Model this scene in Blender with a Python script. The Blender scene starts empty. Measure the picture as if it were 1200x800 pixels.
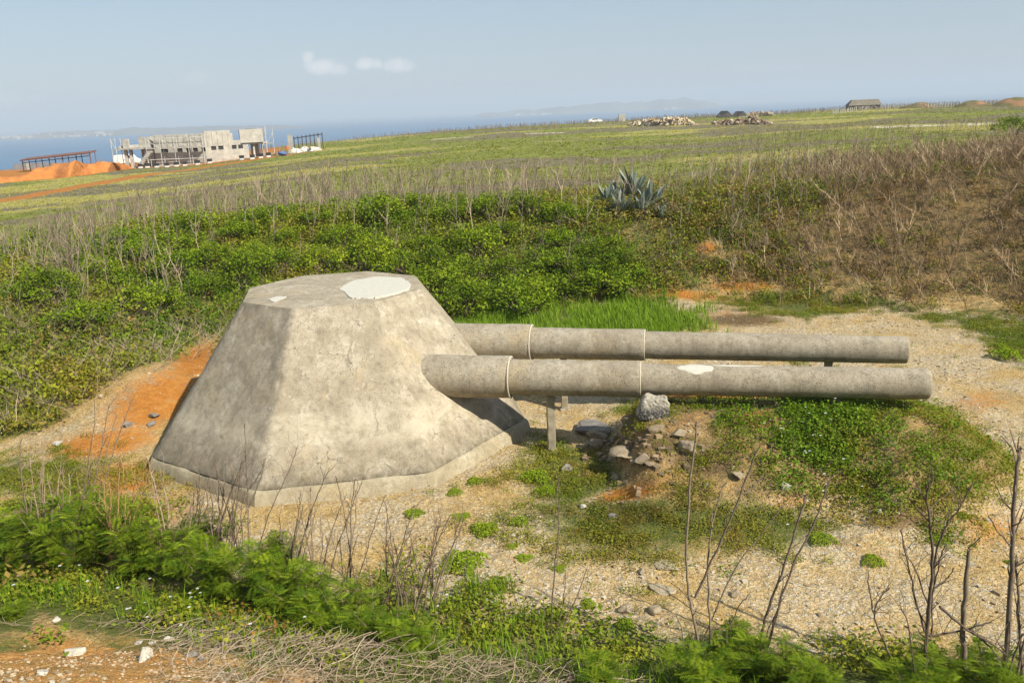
import bpy, bmesh, math, random
import numpy as np
from mathutils import Vector, Matrix
random.seed(7); RG = np.random.default_rng(11)
S = bpy.context.scene
COL = S.collection
# ---------------------------------------------------------------- camera model
F = 1000.0; HC = 7.3
roll = math.atan(0.0397); pitch = math.atan(272.3*math.cos(roll)/F)
cr, sr, cp, sp = math.cos(roll), math.sin(roll), math.cos(pitch), math.sin(pitch)
def ray(px, py):
    u = px-600; v = 400-py
    a = u*cr+v*sr; b = -u*sr+v*cr
    return a/F, (F*cp+b*sp)/F, (-F*sp+b*cp)/F
def proj(X, Y, Z):
    z = Z-HC
    d = np.maximum(Y*cp-z*sp, 0.05); b = (Y*sp+z*cp)/d*F; a = X/d*F
    return 600+a*cr-b*sr, 400-(a*sr+b*cr)
def at_y(px, py, Y):
    x, y, w = ray(px, py); t = Y/y
    return Vector((x*t, Y, HC+w*t))
def at_z(px, py, Z):
    x, y, w = ray(px, py); t = (Z-HC)/w
    return Vector((x*t, y*t, Z))
# ---------------------------------------------------------------- noise
def _hash(ix, iy, seed):
    h = (ix.astype(np.int64)*374761393 + iy.astype(np.int64)*668265263 + seed*1442695041) & 0xffffffff
    h = ((h ^ (h >> 13))*1274126177) & 0xffffffff
    return ((h ^ (h >> 16)) & 0xffffff)/float(0xffffff)
def vnoise(x, y, seed=0):
    x = np.asarray(x, float); y = np.asarray(y, float)
    ix = np.floor(x); iy = np.floor(y); fx = x-ix; fy = y-iy
    fx = fx*fx*(3-2*fx); fy = fy*fy*(3-2*fy)
    a = _hash(ix, iy, seed); b = _hash(ix+1, iy, seed); c = _hash(ix, iy+1, seed); d = _hash(ix+1, iy+1, seed)
    return (a*(1-fx)+b*fx)*(1-fy)+(c*(1-fx)+d*fx)*fy
def fbm(x, y, octv=4, seed=0):
    s = 0; a = .5; t = 0
    for k in range(octv):
        s = s+a*vnoise(x*2**k+17*k, y*2**k-9*k, seed+k); t += a; a *= .55
    return s/t
def sm(a, b, x):
    t = np.clip((x-a)/(b-a), 0, 1); return t*t*(3-2*t)
# ---------------------------------------------------------------- terrain
PIT = np.array([(-13,14.6),(-7,13),(-3,12),(0,10.8),(4,10),(9,10),(14,11.5),(19,16),(21,22),(18.5,26),(14.8,28.3),
                (9,30.3),(3,31),(-1,30.4),(-4,29),(-8,25.5),(-9.3,22.5),(-10.3,19.6),(-13.3,17.6)], float)
def seg_dist(x, y, P, closed=True):
    d = np.full(np.shape(x), 1e9); n = len(P)
    for i in range(n if closed else n-1):
        ax, ay = P[i]; bx, by = P[(i+1) % n]
        dx, dy = bx-ax, by-ay
        t = np.clip(((x-ax)*dx+(y-ay)*dy)/(dx*dx+dy*dy), 0, 1)
        d = np.minimum(d, np.hypot(x-ax-t*dx, y-ay-t*dy))
    return d
def inside(x, y, P):
    r = np.zeros(np.shape(x), bool); n = len(P)
    for i in range(n):
        ax, ay = P[i]; bx, by = P[(i+1) % n]
        c = (ay > y) != (by > y)
        with np.errstate(divide='ignore', invalid='ignore'):
            r ^= c & (x < (bx-ax)*(y-ay)/(by-ay if by != ay else 1e-9)+ax)
    return r
A_ = [-180,-158,-135,-112,-96,-62,-30,0,40,52,78,96,118,133,153,180]
R_ = [1.2,2.0,4.0,5.2,5.8,5.8,5.0,4.5,4.2,3.6,3.0,3.0,2.9,2.6,1.8,1.2]
W_ = [9,9,10,11,11.5,11,9,8,8,7.5,6,7.5,11,14,11,9]
UE = [-.9,-.6,-.36,-.2,0,.2,.4,.6,.9]
ZE = [-1.6,-.9,-.3,1.35,2.9,3.2,3.7,3.8,3.8]
ZN = [.8,1.0,2.0,2.8,3.0,3.1,3.6,4.0,4.2]
YE = [175,178,195,215,230,238,240,240,240]
MA, MB_ = np.array((3.0,17.0)), np.array((7.7,16.25))
def mound(x, y):
    ab = MB_-MA; L = np.hypot(*ab); ux, uy = ab/L
    s = (x-MA[0])*ux+(y-MA[1])*uy; t = -(x-MA[0])*uy+(y-MA[1])*ux
    n = fbm(x*.7, y*.7, 3, 5)-.5
    a = np.where(s < 0, -s/1.15, np.where(s > L, (s-L)/2.6, 0)); b = np.where(t < 0, -t/3.5, t/2.6)
    r = np.hypot(a, b)*(1+.5*n)
    return 1.14*(1-sm(.12, 1.0, r))
def terrain(x, y, fine=True):
    x = np.asarray(x, float); y = np.asarray(y, float)
    d = seg_dist(x, y, PIT); d = np.where(inside(x, y, PIT), -d, d)
    ph = np.degrees(np.arctan2(y-20, x-2))
    R = np.interp(ph, A_, R_); W = np.interp(ph, A_, W_)
    W = W*(1+.25*(fbm(x*.12, y*.12, 2, 3)-.5))
    u = x/np.maximum(y, 20)
    ye = np.interp(u, UE, YE)
    t = np.clip((y-45)/(ye-45), 0, 1.0)
    zf = np.interp(u, UE, ZN)*(1-t)+np.interp(u, UE, ZE)*t
    zf = zf*(1-sm(25, 5, y))+5.4*sm(25, 5, y)
    e = sm(0, 1, (d-W)/16)
    z = (R*(1-e)+zf*e)*sm(0, 1, d/W)
    rough = fbm(x*.5, y*.5, 4, 21)-.5
    z = z+rough*.5*sm(.3, 3, d)*(1-.6*sm(50, 90, y))
    z = z+.35*(fbm(x*.045, y*.045, 2, 8)-.5)*sm(50, 90, y)*2
    z = z+mound(x, y)+.85*np.exp(-(((x+9.9)/1.9)**2+((y-22.2)/2.8)**2))
    if fine:
        z = z+(fbm(x*1.1, y*1.1, 3, 31)-.5)*.10+(fbm(x*5, y*5, 2, 41)-.5)*.035*(1-sm(45, 60, y))
    r = np.hypot(x, y)
    drop = np.maximum(np.maximum(y-ye, np.abs(x)-210), -y-120)
    z = z-np.maximum(drop, 0)*.42-2.5*sm(0, 6, drop)
    return np.maximum(z, -45.5)
def tz(x, y): return float(terrain(np.array([x]), np.array([y]))[0])
_ys = np.concatenate([np.linspace(2, 45, 700), np.linspace(45, 300, 1500)])
def gp(px, py):
    x, y, w = ray(px, py); t = _ys/y
    X = x*t; Z = HC+w*t; below = Z < terrain(X, _ys)
    if not below.any(): i = len(_ys)-1
    else: i = int(np.argmax(below))
    return Vector((X[i], _ys[i], float(terrain(X[i:i+1], _ys[i:i+1])[0])))
# ---------------------------------------------------------------- node helpers
def mat(name):
    m = bpy.data.materials.new(name); m.use_nodes = True
    nt = m.node_tree; b = nt.nodes['Principled BSDF']
    return m, nt, b
def N(nt, t, **kw):
    n = nt.nodes.new(t)
    for k, v in kw.items():
        if k == 'inp':
            for kk, vv in v.items(): n.inputs[kk].default_value = vv
        else: setattr(n, k, v)
    return n
def L(nt, a, b): nt.links.new(a, b)
def ramp(nt, fac, stops):
    r = N(nt, 'ShaderNodeValToRGB'); e = r.color_ramp.elements
    while len(e) < len(stops): e.new(.5)
    for q, (p, c) in zip(e, stops):
        q.position = p; q.color = (c, c, c, 1) if not hasattr(c, '__len__') else (*c, 1)
    L(nt, fac, r.inputs[0]); return r.outputs[0]
def mix(nt, fac, a, b, mode='MIX'):
    m = N(nt, 'ShaderNodeMix', data_type='RGBA', blend_type=mode)
    for sock, v in ((0, fac), (6, a), (7, b)):
        if hasattr(v, 'is_linked') or hasattr(v, 'links'): L(nt, v, m.inputs[sock])
        elif hasattr(v, '__len__'): m.inputs[sock].default_value = (*v, 1)
        else: m.inputs[sock].default_value = v
    return m.outputs[2]
def mth(nt, op, a, b=None, clamp=False):
    m = N(nt, 'ShaderNodeMath', operation=op, use_clamp=clamp)
    for i, v in enumerate((a, b)):
        if v is None: continue
        if hasattr(v, 'links'): L(nt, v, m.inputs[i])
        else: m.inputs[i].default_value = v
    return m.outputs[0]
def noise(nt, vec, scale, detail=4, rough=.55, dist=0):
    n = N(nt, 'ShaderNodeTexNoise', inp={'Scale': scale, 'Detail': detail, 'Roughness': rough, 'Distortion': dist})
    if vec is not None: L(nt, vec, n.inputs['Vector'])
    return n.outputs[0]
def voro(nt, vec, scale, feature='F1', out=0, rnd=1):
    n = N(nt, 'ShaderNodeTexVoronoi', feature=feature, inp={'Scale': scale, 'Randomness': rnd})
    if vec is not None: L(nt, vec, n.inputs['Vector'])
    return n.outputs[out]
def bump(nt, b, h, strength=.4, dist=.03):
    n = N(nt, 'ShaderNodeBump', inp={'Strength': strength, 'Distance': dist}); L(nt, h, n.inputs['Height']); L(nt, n.outputs[0], b.inputs['Normal'])
def plain(name, c, rough=.8, var=.25, scale=6, metal=0):
    m, nt, b = mat(name); tc = N(nt, 'ShaderNodeTexCoord').outputs['Object']
    n = noise(nt, tc, scale, 5)
    lo = [q*(1-var) for q in c]; hi = [min(1, q*(1+var)) for q in c]
    L(nt, ramp(nt, n, [(.3, lo), (.7, hi)]), b.inputs['Base Color'])
    b.inputs['Roughness'].default_value = rough; b.inputs['Metallic'].default_value = metal
    bump(nt, b, n, .15, .02)
    return m
def vcol_mat(name, rough=.6, trans=0.0, spec=.3):
    m, nt, b = mat(name)
    a = N(nt, 'ShaderNodeAttribute', attribute_name='Col').outputs['Color']
    if trans > .3: a = mix(nt, 1.0, a, (1.52, 1.50, .85), 'MULTIPLY')
    L(nt, a, b.inputs['Base Color']); b.inputs['Roughness'].default_value = rough
    b.inputs['Specular IOR Level'].default_value = spec
    if trans:
        t = N(nt, 'ShaderNodeBsdfTranslucent'); L(nt, mix(nt, 1.0, a, (1.25, 1.2, .6), 'MULTIPLY'), t.inputs['Color'])
        mx = N(nt, 'ShaderNodeMixShader'); mx.inputs[0].default_value = trans
        out = [n for n in nt.nodes if n.type == 'OUTPUT_MATERIAL'][0]
        L(nt, b.outputs[0], mx.inputs[1]); L(nt, t.outputs[0], mx.inputs[2]); L(nt, mx.outputs[0], out.inputs[0])
    return m
LEAF = vcol_mat('leaf', .62, .301, .10)
WOOD = vcol_mat('dry_stem', .85, 0, .15)
# ---------------------------------------------------------------- object helpers
def link(name, me, m=None, parent=None):
    o = bpy.data.objects.new(name, me); COL.objects.link(o)
    if m is not None: me.materials.append(m)
    if parent is not None: o.parent = parent
    return o
def tag(o, label=None, cat=None, group=None, kind=None):
    if label: o['label'] = label
    if cat: o['category'] = cat
    if group: o['group'] = group
    if kind: o['kind'] = kind
    return o
def empty(name, loc, label, cat, group=None, rz=0):
    o = bpy.data.objects.new(name, None); COL.objects.link(o); o.location = loc; o.rotation_euler = (0, 0, rz)
    o.empty_display_size = .2
    return tag(o, label, cat, group)
def dup(o, loc, rz=0, scale=1, label=None, group=None):
    c = o.copy(); COL.objects.link(c); c.location = loc; c.rotation_euler = (0, 0, rz)
    c.scale = (scale,)*3 if not hasattr(scale, '__len__') else scale
    if label: c['label'] = label
    if group: c['group'] = group
    for ch in o.children:
        d = ch.copy(); COL.objects.link(d); d.parent = c
        for g in ch.children:
            e = g.copy(); COL.objects.link(e); e.parent = d
    return c
def np_mesh(name, V, Q, C=None, smooth=False):
    """all-quad mesh straight from arrays"""
    me = bpy.data.meshes.new(name); V = np.ascontiguousarray(V, np.float32); Q = np.ascontiguousarray(Q, np.int32)
    n = len(Q)
    me.vertices.add(len(V)); me.vertices.foreach_set('co', V.ravel())
    me.loops.add(n*4); me.loops.foreach_set('vertex_index', Q.ravel())
    me.polygons.add(n); me.polygons.foreach_set('loop_start', np.arange(0, n*4, 4, dtype=np.int32))
    me.polygons.foreach_set('loop_total', np.full(n, 4, np.int32))
    me.polygons.foreach_set('use_smooth', np.full(n, smooth, bool))
    if C is not None:
        at = me.color_attributes.new('Col', 'FLOAT_COLOR', 'POINT')
        at.data.foreach_set('color', np.concatenate([C, np.ones((len(C), 1))], 1).astype(np.float32).ravel())
    me.update(calc_edges=True); me.validate()
    return me
class MB:
    def __init__(s): s.v = []; s.f = []; s.c = []; s.n = 0
    def add(s, V, Q, c=(.5, .5, .5)):
        V = np.asarray(V, float); Q = np.asarray(Q, int)
        s.v.append(V); s.f.append(Q+s.n); s.n += len(V)
        c = np.asarray(c, float); s.c.append(np.broadcast_to(c, (len(V), 3)).copy())
    def arr(s): return np.concatenate(s.v), np.concatenate(s.f), np.concatenate(s.c)
    def mesh(s, name, smooth=False):
        v, f, c = s.arr(); return np_mesh(name, v, f, c, smooth)
    def build(s, name, m, parent=None, smooth=False): return link(name, s.mesh(name, smooth), m, parent)
    def box(s, lo, hi, c=(.5, .5, .5), M=None):
        x0, y0, z0 = lo; x1, y1, z1 = hi
        V = np.array([(x0,y0,z0),(x1,y0,z0),(x1,y1,z0),(x0,y1,z0),(x0,y0,z1),(x1,y0,z1),(x1,y1,z1),(x0,y1,z1)], float)
        if M is not None: V = np.array([(M @ Vector(q))[:] for q in V])
        s.add(V, [(0,3,2,1),(4,5,6,7),(0,1,5,4),(1,2,6,5),(2,3,7,6),(3,0,4,7)], c)
    def tube(s, P, r, k=4, c=(.5, .5, .5)):
        P = np.asarray(P, float); n = len(P); r = np.broadcast_to(np.asarray(r, float), (n,))
        T = np.gradient(P, axis=0); T /= np.linalg.norm(T, axis=1)[:, None]+1e-9
        up = np.array((0, 0, 1.)) if abs(T[0][2]) < .9 else np.array((1., 0, 0))
        A = np.cross(T, up); A /= np.linalg.norm(A, axis=1)[:, None]+1e-9; B = np.cross(T, A)
        a = np.arange(k)*2*math.pi/k
        V = P[:, None]+r[:, None, None]*(A[:, None]*np.cos(a)[None, :, None]+B[:, None]*np.sin(a)[None, :, None])
        Q = [(i*k+j, i*k+(j+1) % k, (i+1)*k+(j+1) % k, (i+1)*k+j) for i in range(n-1) for j in range(k)]
        V = V.reshape(-1, 3)
        if k == 4: Q += [(3, 2, 1, 0), ((n-1)*4, (n-1)*4+1, (n-1)*4+2, (n-1)*4+3)]
        s.add(V, Q, c)
def bar(mb, a, b, r, c=(.5, .5, .5), k=4): mb.tube([a, b], r, k, c)
def scatter(protos, pos, which, rz, sc, tint=None, tilt=None):
    """arrays of one mesh holding many plants: protos = [(V,Q,C)]"""
    Vs, Qs, Cs = [], [], []; off = 0
    for k, (V, Q, C) in enumerate(protos):
        I = np.nonzero(which == k)[0]
        if not len(I): continue
        c, s = np.cos(rz[I])[:, None], np.sin(rz[I])[:, None]
        scx = sc[I][:, None] if sc.ndim == 1 else sc[I][:, :1]
        scz = sc[I][:, None] if sc.ndim == 1 else sc[I][:, 1:2]
        X = (V[None, :, 0]*c-V[None, :, 1]*s)*scx; Y = (V[None, :, 0]*s+V[None, :, 1]*c)*scx; Z = V[None, :, 2]*scz
        if tilt is not None:
            X = X+tilt[I][:, :1]*Z; Y = Y+tilt[I][:, 1:2]*Z
        W = np.stack([X, Y, np.broadcast_to(Z, X.shape)], -1)+pos[I][:, None, :]
        n = len(V)
        Qs.append((Q[None]+(np.arange(len(I))*n)[:, None, None]+off).reshape(-1, 4)); off += n*len(I)
        Vs.append(W.reshape(-1, 3))
        Ck = np.broadcast_to(C[None], (len(I), n, 3))
        if tint is not None: Ck = Ck*tint[I][:, None, :]
        Cs.append(Ck.reshape(-1, 3))
    return np.concatenate(Vs), np.concatenate(Qs), np.concatenate(Cs)
# ---------------------------------------------------------------- plant prototypes
def leaves(n, pts, size, cols, flat=.5, rng=RG):
    """diamond leaves at pts (n,3)"""
    d = rng.normal(size=(n, 3)); d[:, 2] = d[:, 2]*flat+.25; d /= np.linalg.norm(d, axis=1)[:, None]
    w = np.cross(d, rng.normal(size=(n, 3))*(.6, .6, .25)+(0, 0, 1.0)); w /= np.linalg.norm(w, axis=1)[:, None]+1e-9
    s = size*rng.uniform(.65, 1.3, (n, 1))
    nb = np.cross(w, d)
    V = np.stack([pts-d*s*.5, pts+w*s*.3-nb*s*.05, pts+d*s*.55, pts-w*s*.3-nb*s*.05], 1).reshape(-1, 3)
    Q = np.arange(n*4).reshape(-1, 4)
    C = np.repeat(cols, 4, 0)
    return V, Q, C
def leafcols(n, a, b, rng=RG, pw=1):
    t = rng.random((n, 1))**pw
    return (np.array(a)*(1-t)+np.array(b)*t)*rng.uniform(.8, 1.2, (n, 1))
def bush_proto(n, rx, h, size, ca, cb, clumps=30, twigs=10, seed=0):
    r = np.random.default_rng(seed); mb = MB()
    th = r.uniform(0, 6.283, clumps); q = np.sqrt(r.random(clumps)); 
    hh = h*(.25+.65*np.sqrt(np.maximum(0, 1-q**2*.85)))*r.uniform(.55, 1.08, clumps)
    cc = np.stack([rx*q*np.cos(th), rx*q*np.sin(th), hh], 1)
    k = r.integers(0, clumps, n); rad = .135*rx+.05*h
    pts = cc[k]+r.normal(size=(n, 3))*rad*np.array((.75, .75, .6)); pts[:, 2] = np.maximum(pts[:, 2], .02)
    ct = r.random((clumps, 1)); base = np.array(ca)*(1-ct)+np.array(cb)*ct
    cols = base[k]*r.uniform(.75, 1.25, (n, 1))
    V, Q, C = leaves(n, pts, size, cols, .6, r); mb.add(V, Q, C)
    wb = MB()
    for i in range(min(twigs, clumps)):
        e = cc[i]*(1, 1, 1.02); m = e*.5+r.normal(size=3)*.06*rx
        wb.tube([(0, 0, -.1), m, e], [.025*h, .016*h, .008*h], 3, (.17, .13, .09))
    return mb, wb
def stalk_proto(h, ntw, r0, c, seed, lean=.12):
    r = np.random.default_rng(seed); mb = MB()
    n = 5; t = np.linspace(0, 1, n); dx, dy = r.normal(size=2)*lean*h; bx, by = r.normal(size=2)*.05*h
    P = np.stack([dx*t**1.5+bx*np.sin(t*5), dy*t**1.5+by*np.sin(t*4), h*t-.05], 1)
    c = np.array(c)*r.uniform(.8, 1.2)
    mb.tube(P, np.linspace(r0, r0*.4, n), 3, c)
    for k in range(ntw):
        tt = r.uniform(.3, .95); i = tt*(n-1); j = int(i); p = P[j]*(1-(i-j))+P[min(j+1, n-1)]*(i-j)
        d = r.normal(size=3)*.14*h; d[2] = abs(d[2])+.13*h
        mb.tube([p, p+d*.6, p+d+np.array((0, 0, .05*h))], [r0*.55, r0*.4, r0*.25], 3, c*r.uniform(.85, 1.15))
    return mb.arr()
def tuft_proto(nb, h, w, ca, cb, spread, seed):
    r = np.random.default_rng(seed); mb = MB()
    for k in range(nb):
        a = r.uniform(0, 6.283); hh = h*r.uniform(.5, 1.1); ln = spread*r.uniform(.2, 1.2)*hh
        b = r.normal(size=2)*spread*h*.25; p0 = np.array((b[0], b[1], -.02)); d = np.array((math.cos(a), math.sin(a), 0))
        s = np.array((-d[1], d[0], 0))*w*.5
        p1 = p0+d*ln*.35+np.array((0, 0, hh*.6)); p2 = p0+d*ln+np.array((0, 0, hh*r.uniform(.75, 1.0)))
        c = leafcols(1, ca, cb, r)
        mb.add([p0-s, p0+s, p1+s*.8, p1-s*.8, p2+s*.12, p2-s*.12], [(0, 1, 2, 3), (3, 2, 4, 5)], c)
    return mb.arr()
def frond(r, base, d, ln, ca, cb, mb):
    """feathery compound leaf"""
    d = d/np.linalg.norm(d); side = np.cross(d, (0, 0, 1.)); side /= np.linalg.norm(side)+1e-9; up = np.cross(side, d)
    c = leafcols(1, ca, cb, r)[0]; npn = 7; V = []; Q = []; n = 0
    for i in range(npn):
        t = (i+.7)/npn; p = base+d*ln*t+np.array((0, 0, -.25*ln*t*t)); pl = ln*.48*(1-.55*abs(t-.4))
        for sgn in (-1, 1):
            e = p+(side*sgn*.86+d*.5)*pl+np.array((0, 0, -.12*pl)); wv = d*ln*.045
            mdl = (p+e)/2+up*.03*ln
            V += [p-wv*.4, mdl-wv, e, mdl+wv]; Q.append((n, n+1, n+2, n+3)); n += 4
    mb.add(V, Q, c)
def feather_shrub(nf, rx, h, ln, ca, cb, seed):
    r = np.random.default_rng(seed); mb = MB(); wb = MB(); ns = 13
    tips = []
    for i in range(ns):
        a = r.uniform(0, 6.283); q = math.sqrt(r.random())*rx; hh = h*r.uniform(.35, 1.0)*(1-.3*(q/rx)**2)
        P = np.array([(0, 0, -.15), (q*.35*math.cos(a), q*.35*math.sin(a), hh*.45), (q*math.cos(a), q*math.sin(a), hh)])
        wb.tube(P, [.016, .011, .005], 4, np.array((.2, .15, .1))*r.uniform(.8, 1.2)); tips.append(P)
    for k in range(nf):
        P = tips[r.integers(ns)]; t = r.random()**.7
        b = (P[0]*(1-t)+P[1]*t) if r.random() < .3 else (P[1]*(1-t)+P[2]*t)
        b = b+r.normal(size=3)*.12*rx; b[2] = max(b[2], .05)
        d = r.normal(size=3); d[2] = d[2]*.35+.35; d[:2] += b[:2]*.8
        frond(r, b, d, ln*r.uniform(.6, 1.25), ca, cb, mb)
    return mb, wb
def rock_mesh(name, r, seed, sub=2, flat=.7, sharp=.35):
    rr = np.random.default_rng(seed); bm = bmesh.new(); bmesh.ops.create_icosphere(bm, subdivisions=sub+1, radius=1)
    pl = rr.normal(size=(15, 3)); pl /= np.linalg.norm(pl, axis=1)[:, None]; off = rr.uniform(.42, .9, 15)
    ax = rr.uniform(.75, 1.3, 3)
    for v in bm.verts:
        p = np.array(v.co)
        for n_, o_ in zip(pl, off):
            dd = p @ n_-o_
            if dd > 0: p = p-n_*dd*.97
        q = p*3+seed
        p = p*(1+.12*(float(vnoise(q[0]+q[2], q[1]-q[2]*.7, seed))-.5)*2*sharp*2)
        v.co = Vector(p*ax*(r, r, r*flat))
    me = bpy.data.meshes.new(name); bm.to_mesh(me); bm.free(); return me
# ---------------------------------------------------------------- ground zones (soft blobs in plan, found through the view)
def blob(px, py, cx, cy, rx, ry, rot=0):
    c, s = math.cos(math.radians(rot)), math.sin(math.radians(rot))
    X = (px-cx)*c+(py-cy)*s; Y = -(px-cx)*s+(py-cy)*c
    return np.exp(-((X/rx)**2+(Y/ry)**2))
def poly_mask(px, py, P, soft):
    if soft >= 12: px = px+(vnoise(px*.03, py*.05, 55)-.5)*60+(vnoise(px*.12, py*.2, 56)-.5)*24; py = py+(vnoise(px*.03, py*.05, 57)-.5)*26
    P = np.array(P, float); d = seg_dist(px, py, P); i = inside(px, py, P)
    return sm(-soft, soft, np.where(i, d, -d))
def pit_d(x, y):
    d = seg_dist(x, y, PIT); return np.where(inside(x, y, PIT), -d, d)
MATS_G = [(750,600,135,58),(690,560,80,45),(890,605,100,42),(650,540,30,30),(980,520,60,60),(1090,560,50,60),(1020,490,40,18),
          (690,440,40,14),(780,480,60,12),(870,500,60,20),(60,560,110,26),(170,560,60,16)]
TALL_G = [(-300,405),(500,405),(545,352),(640,360),(730,345),(800,352),(830,395),(700,402)]
BROWN_P = [(820,330),(880,255),(930,225),(985,203),(1080,185),(1200,172),(1700,150),(1700,420),(1200,378),(1060,350),(930,345)]
THICK_P = [(-500,520),(-500,330),(0,325),(90,290),(200,252),(330,228),(450,222),(600,222),(680,225),(700,270),(745,300),(735,342),(650,352),(560,368),
           (400,420),(250,425),(215,430),(120,470),(90,505),(0,520)]
# ---------------------------------------------------------------- ground sheet
def make_ground():
    th = np.radians(np.concatenate([np.arange(-180, -46, 3.0), np.arange(-46, 46, .125), np.arange(46, 180.1, 3.0)]))
    r = [0.0, .35]
    while r[-1] < 430: r.append(r[-1]+max(.06, r[-1]*.0072)*(1 if r[-1] < 260 else 2.5))
    r = np.array(r); nt_, nr = len(th), len(r)
    X = (r[:, None]*np.sin(th)[None]).ravel(); Y = (r[:, None]*np.cos(th)[None]).ravel()
    Z = terrain(X, Y)
    i, j = np.meshgrid(np.arange(nr-1), np.arange(nt_-1), indexing='ij')
    a = (i*nt_+j).ravel(); Q = np.stack([a, a+1, a+nt_+1, a+nt_], 1)
    V = np.stack([X, Y, Z], 1)
    me = np_mesh('ground', V, Q, None, True)
    px, py = proj(X, Y, Z); d = pit_d(X, Y)
    n1 = fbm(X*.8, Y*.8, 4, 61); n2 = fbm(X*.25, Y*.25, 3, 71); bp = poly_mask(px, py, BROWN_P, 34)
    flr = 1-sm(-.2, 1.4, d+2.0*(n1-.5))
    md = sm(.08, .4, mound(X, Y))
    # orange earth
    org = np.zeros_like(X)
    for b in [(185,468,85,40,-25),(230,425,44,26,-30),(120,520,80,22,-10),(150,560,60,22),(740,577,60,12,-12),(885,490,34,14,0),(825,464,110,7,2),
              (800,345,60,7,5),(872,335,50,8,0),(830,290,16,9,0)]:
        org = np.maximum(org, .85*blob(px, py, *b))
    for b in [(880,300,50,16),(770,505,60,20),(940,560,40,16,0),(860,370,50,14,0),(700,270,60,12,0),(760,330,50,10,0),(1160,620,80,30),(1100,575,60,20),(840,540,50,20),(1150,470,60,20),(770,560,70,34),(870,520,60,22),(810,490,50,20),(730,600,60,20),(930,590,60,20)]:
        org = np.maximum(org, .50*blob(px, py, *b))
    fe = poly_mask(px, py, [(-300,742),(0,738),(60,728),(180,748),(300,778),(420,805),(420,1100),(-300,1100)], 14)*(Y > .5)
    org = np.maximum(org, .50*fe)
    org = np.maximum(org, .75*flr*sm(-10, -6, -np.abs(X+9))*0)
    org = np.maximum(org, .55*blob(px, py, 150, 600, 120, 50)*flr)
    # road and building yard
    road = np.array([gp(*p)[:2] for p in [(-60,248),(0,237),(60,225),(130,212),(185,203),(240,196),(300,187),(345,181)]])
    rd = seg_dist(X, Y, road, False); far = sm(70, 90, Y)
    wob = (fbm(X*.2, Y*.2, 2, 91)-.5)
    org = np.maximum(org, far*(1-sm(1.8, 3.0, rd+wob*2)))
    yard = np.array([gp(*p)[:2] for p in [(0,214),(60,211),(150,198),(240,193),(330,180),(330,170),(0,190),(-100,200)]])
    yd = seg_dist(X, Y, yard); yd = np.where(inside(X, Y, yard), -yd, yd)
    org = np.maximum(org, far*(1-sm(-1, 1.5, yd+wob*3)))
    # green
    grn = np.zeros_like(X)
    for b in MATS_G: grn = np.maximum(grn, blob(px, py, *b)*1.05)
    grn = np.maximum(grn, poly_mask(px, py, TALL_G, 16))
    grn = np.maximum(grn, .8*poly_mask(px, py, [(820,350),(900,340),(1000,345),(1080,362),(1400,400),(1400,440),(1180,425),(1130,385),(1040,362),(900,372)], 12))
    grn = np.maximum(grn, .75*md*(n1 > .42))
    bank = sm(.3, 1.6, d+1.2*(n1-.5))*(Y > 12)
    grn = np.maximum(grn, bank*.75*(1-.55*bp))
    brn = bank*bp*.62
    for b in [(150,720,190,28,8),(330,760,120,25,14),(600,790,200,25,4),(870,375,60,9),(790,520,50,18),(830,540,60,25),(1060,600,50,25)]:
        brn = np.maximum(brn, .9*blob(px, py, *b))
    grn = np.where((Y < 13) & (d > -1.5), np.maximum(grn, .8*sm(-1.5, .8, d+1.5*(n1-.5))*sm(3.4, 2.0, Z)), grn)
    fld = sm(40, 48, Y+8*(n2-.5)-6*sm(0, 1, np.abs(X)/40))*sm(4, 8, d)
    grn = grn*(1-np.clip(org*1.1, 0, 1)*.9)*(1-.9*fe)+.5*fe*sm(.5, .6, n1); brn = np.maximum(brn, .50*md); grn = grn*(1-.45*md)
    # field bands of yellow, green and greyed weeds, long across the slope
    ys = np.log(np.maximum(Y, 5))*9
    yel = sm(.52, .64, fbm(X*.035, ys, 3, 101)); wee = sm(.48, .62, fbm(X*.05+9, ys*1.3+3, 3, 111))
    pal = np.zeros_like(X)
    for (p, q, w) in [((1030,149),(1100,147),.6),((515,163),(545,161),.9),((620,157),(655,156),.8),((1145,146),(1168,145),1.2)]:
        pal = np.maximum(pal, far*(1-sm(w, w+1, seg_dist(X, Y, np.array([gp(*p)[:2], gp(*q)[:2]]), False))))
    def attr(nm, *ch):
        at = me.color_attributes.new(nm, 'FLOAT_COLOR', 'POINT')
        at.data.foreach_set('color', np.stack([np.clip(c, 0, 1) for c in ch], 1).astype(np.float32).ravel())
    attr('MA', org, grn, flr*(1-md*.8), brn); attr('MB', fld, yel, wee, pal)
    m, nt, b = mat('ground_earth')
    geo = N(nt, 'ShaderNodeNewGeometry').outputs['Position']
    A = N(nt, 'ShaderNodeAttribute', attribute_name='MA'); B = N(nt, 'ShaderNodeAttribute', attribute_name='MB')
    sa = N(nt, 'ShaderNodeSeparateColor'); L(nt, A.outputs['Color'], sa.inputs[0])
    sb = N(nt, 'ShaderNodeSeparateColor'); L(nt, B.outputs['Color'], sb.inputs[0])
    nf = noise(nt, geo, 3.2, 6, .65); nm = noise(nt, geo, .55, 5, .6); nh = noise(nt, geo, 14, 4, .6)
    def edge(f, w=.35, bias=0.0):
        x = mth(nt, 'ADD', f, mth(nt, 'MULTIPLY', mth(nt, 'SUBTRACT', mth(nt, 'ADD', mth(nt, 'MULTIPLY', nf, .6), mth(nt, 'MULTIPLY', nh, .4)), .5), 1.5))
        return ramp(nt, x, [(.5-w/2+bias, 0), (.5+w/2+bias, 1)])
    soil = ramp(nt, nf, [(.3, (.31, .20, .068)), (.5, (.42, .285, .11)), (.72, (.49, .37, .175))])
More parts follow.
